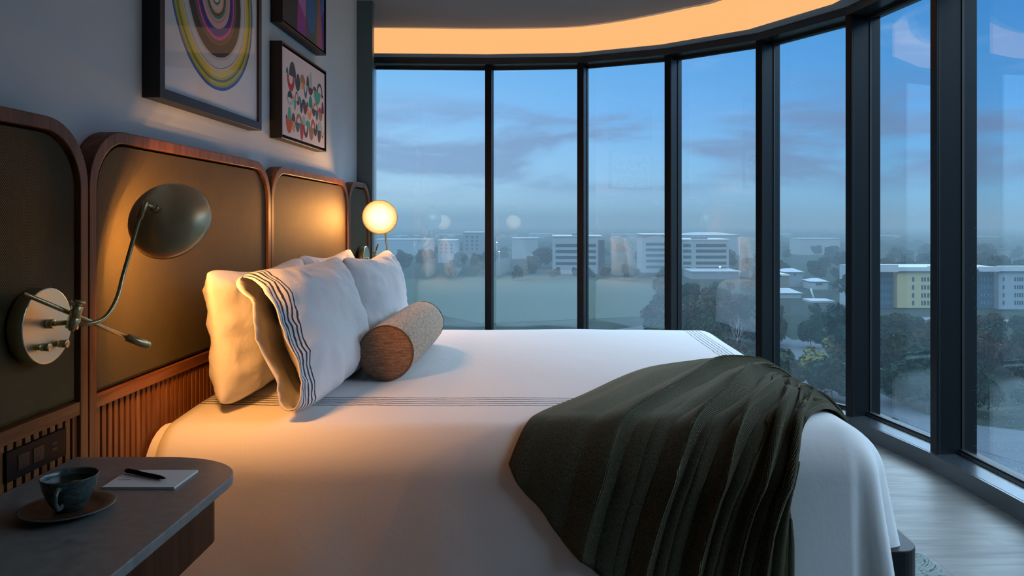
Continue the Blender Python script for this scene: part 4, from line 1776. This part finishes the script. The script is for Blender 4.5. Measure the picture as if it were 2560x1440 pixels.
# ---- buildings
for k_ in ('ground', 'lawn', 'path', 'asphalt'):
    M[k_].node_tree.nodes['Principled BSDF'].inputs['Specular IOR Level'].default_value = 0.0
M['b_white'] = material('pale_concrete', (0.11, 0.125, 0.135), 0.8, Specular_IOR_Level=0.1)
M['b_grey'] = material('grey_render', (0.07, 0.085, 0.10), 0.8, Specular_IOR_Level=0.1)
M['b_glass'] = material('dark_window_band', (0.008, 0.018, 0.026), 0.4, Specular_IOR_Level=0.1)
M['b_yellow'] = material('yellow_render', (0.17, 0.15, 0.085), 0.8, Specular_IOR_Level=0.1)
M['b_navy'] = material('dark_blue_siding', (0.010, 0.036, 0.062), 0.7, Specular_IOR_Level=0.1)
M['b_pale'] = material('pale_blue_render', (0.095, 0.125, 0.15), 0.8, Specular_IOR_Level=0.1)
M['b_parapet'] = material('white_parapet', (0.17, 0.19, 0.21), 0.7, Specular_IOR_Level=0.1)
M['b_brown'] = material('tan_render', (0.07, 0.066, 0.06), 0.8, Specular_IOR_Level=0.1)
M['b_roof'] = material('pale_roof', (0.11, 0.13, 0.15), 0.7, Specular_IOR_Level=0.1)


def house(name, x0, x1, ytop, Y, depth, m, label, cat='building', roof=None, bands=None, ground=GZ, group=None):
    """a block whose front face fills x0..x1 and tops out at ytop in the photo"""
    X0, X1 = (x0 - PX) / F_PX * Y, (x1 - PX) / F_PX * Y
    zt = EYE - (ytop - PY) / F_PX * Y
    root = empty(name, ((X0 + X1) / 2, Y, ground), label, cat, group)
    bm = bmesh.new()
    box(bm, X0, X1, Y, Y + depth, ground, zt)
    obj('wall', bm, m, root)
    bm = bmesh.new()
    if roof == 'gable':
        h = min((X1 - X0) * 0.16, 2.6)
        a = [(X0 - 0.6, Y - 0.6, zt), (X1 + 0.6, Y - 0.6, zt), (X1 + 0.6, Y + depth + 0.6, zt), (X0 - 0.6, Y + depth + 0.6, zt)]
        r = [((X0 + X1) / 2 - (X1 - X0) * 0.2, Y + depth / 2, zt + h), ((X0 + X1) / 2 + (X1 - X0) * 0.2, Y + depth / 2, zt + h)]
        va = [bm.verts.new(p) for p in a]
        vr = [bm.verts.new(p) for p in r]
        for q in ((va[0], va[1], vr[1], vr[0]), (va[1], va[2], vr[1]), (va[2], va[3], vr[0], vr[1]), (va[3], va[0], vr[0]), va[::-1]):
            bm.faces.new(q)
        bmesh.ops.recalc_face_normals(bm, faces=bm.faces)
    else:
        box(bm, X0 - 0.3, X1 + 0.3, Y - 0.3, Y + depth + 0.3, zt, zt + 0.7)
    obj('roof', bm, M['b_roof'] if roof else M['b_parapet'], root)
    return root, X0, X1, zt


def win(root, x0, x1, y0, y1, Y, name='window', m=None, out=0.06):
    X0, X1 = (x0 - PX) / F_PX * Y, (x1 - PX) / F_PX * Y
    za, zb = EYE - (y1 - PY) / F_PX * Y, EYE - (y0 - PY) / F_PX * Y
    bm = bmesh.new()
    box(bm, X0, X1, Y - out, Y + 0.2, za, zb)
    return obj(name, bm, m or M['b_glass'], root)


# yellow and blue apartment block at the right
YA = 262.0
ap, X0, X1, zt = house('apartment_block', 2195, 2500, 673, YA + 3, 20, M['b_navy'], 'long apartment block in yellow, dark blue and pale grey beyond the right windows', 'building')


def wing(x0, x1, yt, yb, Y, dep, m, nm):
    X0, X1 = (x0 - PX) / F_PX * Y, (x1 - PX) / F_PX * Y
    bm = bmesh.new()
    zb = EYE - (yb - PY) / F_PX * Y if yb else GZ
    box(bm, X0, X1, Y, Y + dep, zb, EYE - (yt - PY) / F_PX * Y)
    return obj(nm, bm, m, ap)


wing(2150, 2196, 668, None, YA, 18, M['b_pale'], 'pale_wing')
wing(2243, 2436, 677, 770, YA, 8, M['b_yellow'], 'yellow_wing')
wing(2243, 2436, 770, None, YA + 2, 5, M['b_navy'], 'base_storey')
wing(2497, 2760, 678, None, YA, 14, M['b_pale'], 'pale_wing')
for (x0, x1, ya, yb) in ((2150, 2194, 663, 670), (2192, 2246, 662, 680), (2246, 2325, 668, 678), (2325, 2415, 665, 678), (2415, 2440, 670, 679), (2455, 2500, 667, 679), (2500, 2600, 665, 678), (2600, 2762, 668, 679)):
    wing(x0, x1, ya, yb, YA - 1.0, 2.0, M['b_parapet'], 'parapet')
for yy in (693, 713, 733, 752):
    win(ap, 2280, 2285.5, yy, yy + 11, YA)
    for xx in (2303, 2310, 2318, 2325, 2352, 2360, 2380, 2388):
        win(ap, xx, xx + 4.6, yy, yy + 11, YA)
    win(ap, 2507, 2511, yy, yy + 10, YA)
    for xx in (2536, 2542, 2548, 2554, 2590, 2596, 2640, 2646):
        win(ap, xx, xx + 4, yy, yy + 10, YA)
    win(ap, 2176, 2179, yy, yy + 9, YA)
    win(ap, 2185, 2188, yy, yy + 9, YA)
M['b_trim'] = material('light_window_trim', (0.045, 0.08, 0.11), 0.7, Specular_IOR_Level=0.1)
for yy in (694, 713, 733, 752, 771):
    for xx in (2199, 2206, 2214, 2221, 2228, 2234, 2452, 2460, 2470, 2478, 2486):
        win(ap, xx, xx + 3, yy, yy + 9, YA + 3, 'balcony_window', M['b_trim'], 0.05)

# banded office blocks
YO = 440.0
of, X0, X1, zt = house('office_block', 1383, 1505, 592, YO, 26, M['b_white'], 'white office block with dark window bands, beyond the third window from the left', group='banded office blocks')
for yy in (610, 625, 640, 655):
    win(of, 1389, 1490, yy, yy + 7.5, YO, 'window_band')
win(of, 1496, 1511, 600, 693, YO, 'stair_tower', M['b_glass'], 1.0)
win(of, 1430, 1470, 583, 592, YO + 6, 'plant_room', M['b_grey'], 4)
of, X0, X1, zt = house('office_block', 1606, 1700, 588, YO + 12, 26, M['b_white'], 'pale office block half hidden behind the fourth mullion', group='banded office blocks')
for yy in (607, 621, 635, 649, 664):
    win(of, 1615, 1690, yy, yy + 7, YO + 12, 'window_band')
of, X0, X1, zt = house('office_block', 1704, 1822, 601, YO - 15, 26, M['b_white'], 'tall white office block with dark window bands, right of the fourth mullion', group='banded office blocks')
for yy in (610, 624, 639, 654, 668):
    win(of, 1708, 1728, yy, yy + 7.5, YO - 15, 'window_band')
    win(of, 1740, 1816, yy, yy + 7.5, YO - 15, 'window_band')
win(of, 1727, 1765, 592, 601, YO - 9, 'plant_room', M['b_grey'], 4)
win(of, 1692, 1703, 600, 700, YO - 15, 'stair_tower', M['b_navy'], 1.0)
h = house('low_hall', 1730, 1850, 681, 400, 30, M['b_grey'], 'low flat-roofed hall in front of the tall white office block', roof='flat')
h = house('tan_house', 1936, 1972, 690, 330, 14, M['b_brown'], 'tan windowless box building left of the houses, beyond the fifth window', roof=None)
h = house('dark_house', 1962, 2008, 680, 352, 14, M['b_grey'], 'grey gabled house behind the tan box building', roof='gable')
win(h[0], 1985, 1990, 684, 690, 352)
h = house('small_house', 2030, 2070, 704, 338, 12, M['b_white'], 'small pale house among the trees beyond the fifth window', roof='gable')
win(h[0], 2040, 2056, 708, 713, 338)
h = house('shed_roof', 1938, 2003, 733, 300, 10, M['b_roof'], 'low shed with pale roof in the trees below the tan box building', roof='gable')
h = house('shed_roof', 2030, 2085, 757, 275, 9, M['b_brown'], 'low brown shed among the trees right of the leaning mast', roof='flat')
# far residential blocks at the left
h = house('housing_block', 1158, 1206, 582, 620, 20, M['b_grey'], 'tall hazy housing tower left of the first mullion')
for yy in (590, 600, 610, 620):
    for xx in (1165, 1178, 1190):
        win(h[0], xx, xx + 5, yy, yy + 5, 620)
h = house('housing_block', 1095, 1140, 602, 560, 20, M['b_pale'], 'lower hazy housing block beside the tower, left of the first mullion')
for yy in (610, 619, 628):
    for xx in (1100, 1113, 1126):
        win(h[0], xx, xx + 5, yy, yy + 5, 560)
h = house('long_hall', 935, 1075, 600, 700, 30, M['b_pale'], 'long pale hall in the haze behind the glowing far lamp', roof='flat')
h = house('long_hall', 1280, 1345, 597, 620, 30, M['b_white'], 'pale flat hall in the haze right of the first mullion', roof='flat')
h = house('long_hall', 1700, 1850, 588, 690, 40, M['b_pale'], 'long hall with low pale gables rising behind the tall white office block', roof='gable')
h = house('long_hall', 2000, 2100, 598, 700, 30, M['b_white'], 'long pale hall in the haze beyond the fifth window', roof='flat')
names_ = ['right of the glowing far lamp', 'left of the first mullion', 'in the middle of the second window', 'just left of the second mullion',
          'in the middle of the third window', 'at the left of the fifth window', 'in the sixth window', 'in the last window on the right']
for k, (x, y, Y) in enumerate(((1010, 590, 1300), (1120, 586, 1500), (1350, 585, 1250), (1450, 582, 1600), (1560, 586, 1300), (1950, 585, 1400), (2230, 590, 1300), (2480, 592, 1250))):
    o = house('far_hall', x - 28, x + 32, y, Y, 40, M['b_pale'], 'faint pale hall on the misty skyline, ' + names_[k], group='faint halls on the skyline', roof='flat')

# street lamps that are lit
M['bulb'] = emit_mat('lit_street_bulb', (1.0, 0.92, 0.75), 60.0)
M['pole'] = material('grey_pole', (0.12, 0.13, 0.14), 0.6)
lamps = [(1800, 667, 395, 'tall street lamp shining in front of the white office block'), (1242, 606, 560, 'lit street lamp in the haze right of the first mullion, the upper one'),
         (1248, 629, 480, 'lit street lamp right of the first mullion, the lower one'), (1598, 604, 520, 'small lit street lamp left of the fourth mullion')]
for (x, y, Y, lab) in lamps:
    p = P(x, y, Y)
    r = empty('street_lamp', (p.x, p.y, GZ), lab, 'street lamp', 'lit street lamps')
    bm = bmesh.new()
    tube(bm, [Vector((p.x, p.y, GZ)), Vector((p.x, p.y, p.z - 0.3))], 0.12, 8)
    obj('pole', bm, M['pole'], r)
    bm = bmesh.new()
    lathe(bm, [(0, -0.25), (0.38, -0.1), (0.42, 0.1), (0.25, 0.3), (0, 0.36)], p, (0, 0, 1), 12)
    obj('lamp_head', bm, M['bulb'], r)
p0 = P(2027, 722, 290)
p1 = P(2036, 753, 290)
bm = bmesh.new()
tube(bm, [Vector((p1.x + 4, p1.y, GZ)), p1, p0], 0.35, 8)
o = obj('mast', bm, M['b_parapet'], None, origin=(p1.x + 4, p1.y, GZ))
tag(o, 'pale leaning mast among the trees beyond the fifth window', 'mast')

# ---- trees
M['bark'] = material('bark', (0.045, 0.038, 0.032), 0.9)
M['bark_pale'] = material('pale_bark', (0.11, 0.11, 0.10), 0.9)


def leaf_mat(name, c0, c1):
    def fn(t, b):
        n = t.noise(t.co('Object'), 0.7, 4, 0.7)
        t.put(b.inputs['Base Color'], t.mix(t.rng(n, 0.3, 0.7), c0, c1))
    return material(name, rough=0.8, fn=fn, Specular_IOR_Level=0.0)


LEAF = {'green': leaf_mat('dark_green_leaves', (0.003, 0.009, 0.0075), (0.009, 0.020, 0.014)),
        'olive': leaf_mat('olive_leaves', (0.006, 0.010, 0.007), (0.017, 0.023, 0.014)),
        'russet': leaf_mat('russet_leaves', (0.010, 0.0085, 0.007), (0.026, 0.021, 0.016)),
        'yellow': leaf_mat('yellow_leaves', (0.03, 0.034, 0.012), (0.06, 0.06, 0.022))}


def crown_mesh(seed, w, h, n, leaf):
    rnd = random.Random(seed)
    bm = bmesh.new()
    lobes = [(Vector((0, 0, h * 0.55)), w * 0.40)]
    for k in range(9):
        a = rnd.uniform(0, 2 * pi)
        r = rnd.uniform(0.18, 0.34) * w
        lobes.append((Vector((r * cos(a), r * sin(a), h * rnd.uniform(0.38, 0.85))), w * rnd.uniform(0.16, 0.27)))
    for k in range(n):
        c, r = rnd.choice(lobes)
        d = Vector((rnd.gauss(0, 1), rnd.gauss(0, 1), rnd.gauss(0.25, 1))).normalized()
        p = c + d * r * rnd.uniform(0.55, 1.06)
        if p.z < h * 0.16:
            continue
        s = leaf * rnd.uniform(0.6, 1.4)
        a = Vector((rnd.gauss(0, 1), rnd.gauss(0, 1), rnd.gauss(0, 1))).normalized()
        b = a.cross(d)
        if b.length < 0.01:
            continue
        b.normalize()
        vs = [bm.verts.new(p + a * s + b * s * 0.5), bm.verts.new(p - a * s * 0.3 + b * s), bm.verts.new(p - a * s - b * s * 0.4), bm.verts.new(p + a * s * 0.4 - b * s)]
        bm.faces.new(vs)
    return bm


def trunk_mesh(seed, h, w, pale=False, levels=2, r0=0.22):
    rnd = random.Random(seed)
    bm = bmesh.new()

    def grow(p, d, L, r, lev):
        pts = [p]
        q = p.copy()
        dd = d.copy()
        for k in range(4):
            dd = (dd + Vector((rnd.gauss(0, .12), rnd.gauss(0, .12), 0.05))).normalized()
            q = q + dd * L / 4
            pts.append(q.copy())
        tube(bm, pts, lambda t: r * (1 - 0.6 * t), 5)
        if lev > 0:
            for k in range(4 if lev > 1 else 3):
                a = rnd.uniform(0, 2 * pi)
                nd = (dd * 0.9 + Vector((cos(a), sin(a), 0.25)) * 0.7).normalized()
                grow(pts[rnd.choice((2, 3, 4))], nd, L * 0.62, r * 0.5, lev - 1)
    grow(Vector((0, 0, -0.2)), Vector((0, 0, 1)), h * 0.5, r0, levels)
    return bm


def link_mesh(name, me, parent=None):
    o = bpy.data.objects.new(name, me)
    COL.objects.link(o)
    o.parent = parent
    return o


def to_mesh(name, bm, mats):
    me = bpy.data.meshes.new(name)
    bm.to_mesh(me)
    bm.free()
    for m in mats:
        me.materials.append(m)
    return me


KIND = {'green': ('leafy_tree', 'dark green leafy tree in the parkland below the windows', 'dark green trees in the parkland'),
        'olive': ('olive_tree', 'olive green tree in the parkland below the windows', 'olive green trees in the parkland'),
        'russet': ('russet_tree', 'brown autumn tree in the parkland below the windows', 'brown autumn trees in the parkland')}
SHORT = {'green': 'dark green leafy tree', 'olive': 'olive green leafy tree', 'russet': 'brown autumn tree'}
protos = {}
for kind in ('green', 'olive', 'russet'):
    for v in range(2):
        sd = hash((kind == 'green', kind == 'olive', v)) % 1000
        w, h = (10.5, 10.5) if v == 0 else (8.5, 12.0)
        crown = to_mesh('crown', crown_mesh(sd + 5, w, h, 1900, 0.42), [LEAF[kind]])
        trunk = to_mesh('trunk', trunk_mesh(sd + 9, h * 0.9, w), [M['bark']])
        bmf = crown_mesh(sd + 5, w, h, 620, 0.78)
        far = to_mesh(KIND[kind][0], bmf, [LEAF[kind]])
        protos[(kind, v)] = (crown, trunk, far)

blocks = []      # keep-out boxes in photo pixels on the ground: (x0, x1, Y0, Y1)
keep = [(2140, 2800, 252, 300), (1375, 1520, 425, 480), (1590, 1860, 415, 480), (1925, 2100, 268, 372), (1150, 1215, 540, 650), (1090, 1145, 500, 590), (925, 1080, 620, 740), (1270, 1350, 560, 660)]
rnd = random.Random(21)
placed = []


def free(px, Y, X):
    for (a, b, c, d) in keep:
        if a < px < b and c < Y < d:
            return False
    y = PY + GH * F_PX / Y
    if 880 < y < 990 and 1900 < px < 2260 and rnd.random() < 0.85:
        return False
    if y > 1040 and px > 2080 and rnd.random() < 0.9:
        return False
    if 702 < y < 800 and px < 1680:
        return rnd.random() < 0.06
    for (x, yy) in placed:
        if (x - X) ** 2 + (yy - Y) ** 2 < (5.0 if Y < 200 else 7.5) ** 2:
            return False
    return True


def plant(kind, v, X, Y, s, near):
    crown, trunk, far = protos[(kind, v)]
    nm, lab, grp = KIND[kind]
    rz = rnd.uniform(0, 6.28)
    if near:
        o = bpy.data.objects.new(nm, None)
        COL.objects.link(o)
        c1 = link_mesh('crown', crown, o)
        c2 = link_mesh('trunk', trunk, o)
    else:
        o = link_mesh(nm, far)
    o.location = (X, Y, GZ)
    o.rotation_euler = (0, 0, rz)
    o.scale = (s, s, s * rnd.uniform(0.85, 1.12))
    bay = ['first', 'first', 'second', 'third', 'fourth', 'fifth', 'sixth', 'last'][sum(PX + X / Y * F_PX > e_ for e_ in (900, 1215, 1450, 1680, 1908, 2140, 2372))]
    row = 'nearest' if Y < 150 else ('middle' if Y < 250 else ('farther' if Y < 400 else 'far misty'))
    tag(o, '%s seen through the %s window, in the %s row' % (SHORT[kind], bay, row), 'tree', '%s, %s window, %s row' % (SHORT[kind] + 's', bay, row))
    placed.append((X, Y))


count = 0
tries = 0
zones = [(95, 150, 26), (150, 250, 62), (250, 400, 92), (400, 700, 96)]
for (Ya, Yb, want) in zones:
    got = 0
    tries = 0
    while got < want and tries < 6000:
        tries += 1
        Y = rnd.uniform(Ya, Yb)
        px = rnd.uniform(1000 if Y > 380 else 1640, 2640)
        X = (px - PX) / F_PX * Y
        if not free(px, Y, X):
            continue
        kind = rnd.choices(('green', 'olive', 'russet'), (0.5, 0.3, 0.2))[0]
        if px < 1900 and Y < 300:
            kind = rnd.choices(('green', 'olive', 'russet'), (0.2, 0.35, 0.45))[0]
        s = rnd.uniform(0.7, 1.15) * (0.85 if Y < 150 else 1.0)
        lim, yb = (700, 410) if px < 1895 else ((748, 300) if px < 2125 else (775, 262))
        if px < 1690:
            lim, yb = 655, 430
        if Y < yb and PY + (GH - 12.0 * s) * F_PX / Y < lim:
            s *= 0.6
            if PY + (GH - 12.0 * s) * F_PX / Y < lim:
                continue
        plant(kind, rnd.randrange(2), X, Y, s, Y < 210)
        got += 1
# trees that stand out
for (x, y, lab, s) in ((2045, 985, 'small yellow-leaved tree at the edge of the parking lot, the larger one', 0.75), (2095, 905, 'yellow-leaved tree close beside the sixth mullion', 0.6)):
    p = gp(x, y)
    r = empty('yellow_tree', p, lab, 'tree', 'yellow-leaved trees by the parking lot')
    obj('crown', crown_mesh(77 + x, 9 * s * 1.2, 9 * s, 1500, 0.4), LEAF['yellow'], r, local=True)
    obj('trunk', trunk_mesh(9, 8 * s, 6), M['bark'], r, local=True)
p = gp(1845, 885)
r = obj('bare_tree', trunk_mesh(4, 11.0, 8, levels=3, r0=0.16), M['bark_pale'], None, local=True)
r.location = p
tag(r, 'pale leafless tree standing in front of the brown trees, above the striped duvet corner', 'tree')
# the wooded belt that runs on to the horizon
rb = random.Random(5)
bm = bmesh.new()
for k in range(2600):
    Y = rb.uniform(760, 3000)
    X = rb.uniform(-0.35, 0.75) * Y
    if any(abs(PX + X / Y * F_PX - hx) < 50 and -30 < Y - hY < 70 for hx, hY in ((1010, 1300), (1120, 1500), (1350, 1250), (1450, 1600), (1560, 1300), (1950, 1400), (2230, 1300), (2480, 1250), (1775, 800), (2050, 770))):
        continue
    w, h = rb.uniform(14, 40), rb.uniform(6, 12)
    m_ = Matrix.Translation((X, Y, GZ + h * 0.25)) @ Matrix.Rotation(rb.uniform(0, 3), 4, 'Z') @ Matrix.Diagonal((w, w * 0.6, h, 1))
    r_ = bmesh.ops.create_icosphere(bm, subdivisions=1, radius=0.6, matrix=m_)
for v_ in bm.verts:
    v_.co += Vector((rb.gauss(0, 1.0), rb.gauss(0, 1.0), rb.gauss(0, 0.9)))
belt = obj('woodland', bm, LEAF['green'])
belt['kind'] = 'stuff'
tag(belt, 'wooded belt of distant treetops running on to the misty horizon', 'woodland')

# ---- raindrops on the right-hand pane
M['drop'] = material('water_drop', (0.75, 0.85, 0.9), 0.05, 0.0, None, Alpha=0.55)
a, b = G[6], G[7]
e = (b - a).normalized()
n = Vector((-e.y, e.x))
bm = bmesh.new()
for k in range(900):
    s = rb.uniform(0.09, (b - a).length - 0.06)
    z = 0.12 + 1.3 * rb.random() ** 1.5
    c = a + e * s + n * 0.0008
    r0 = rb.uniform(0.0004, 0.0011)
    bmesh.ops.create_icosphere(bm, subdivisions=1, radius=r0, matrix=Matrix.Translation((c.x, c.y, z)))
dr = obj('raindrops', bm, M['drop'], None, True)
dr['kind'] = 'stuff'
tag(dr, 'fine raindrops on the outside of the rightmost window pane', 'raindrops')

# ---- evening mist over the town (real volume, from the ground to just above the rooftops)
mm = bpy.data.materials.new('evening_mist')
mm.use_nodes = True
t = NT(mm.node_tree)
t.n.remove(t.n['Principled BSDF'])
sc_ = t.node('ShaderNodeVolumeScatter')
sc_.inputs['Color'].default_value = (0.66, 0.82, 0.92, 1)
sc_.inputs['Density'].default_value = MIST_S
ab = t.node('ShaderNodeVolumeAbsorption')
ab.inputs['Color'].default_value = (0.0, 0.0, 0.0, 1)
ab.inputs['Density'].default_value = MIST_A
ad = t.node('ShaderNodeAddShader')
t.put(ad.inputs[0], sc_.outputs[0])
t.put(ad.inputs[1], ab.outputs[0])
t.put(t.n['Material Output'].inputs['Volume'], ad.outputs[0])
bm = bmesh.new()
box(bm, -6000, 6000, 45, 7000, GZ + 0.3, 26)
ms = obj('evening_mist', bm, mm)
ms['kind'] = 'stuff'
tag(ms, 'thin blue evening mist lying over the town', 'mist')
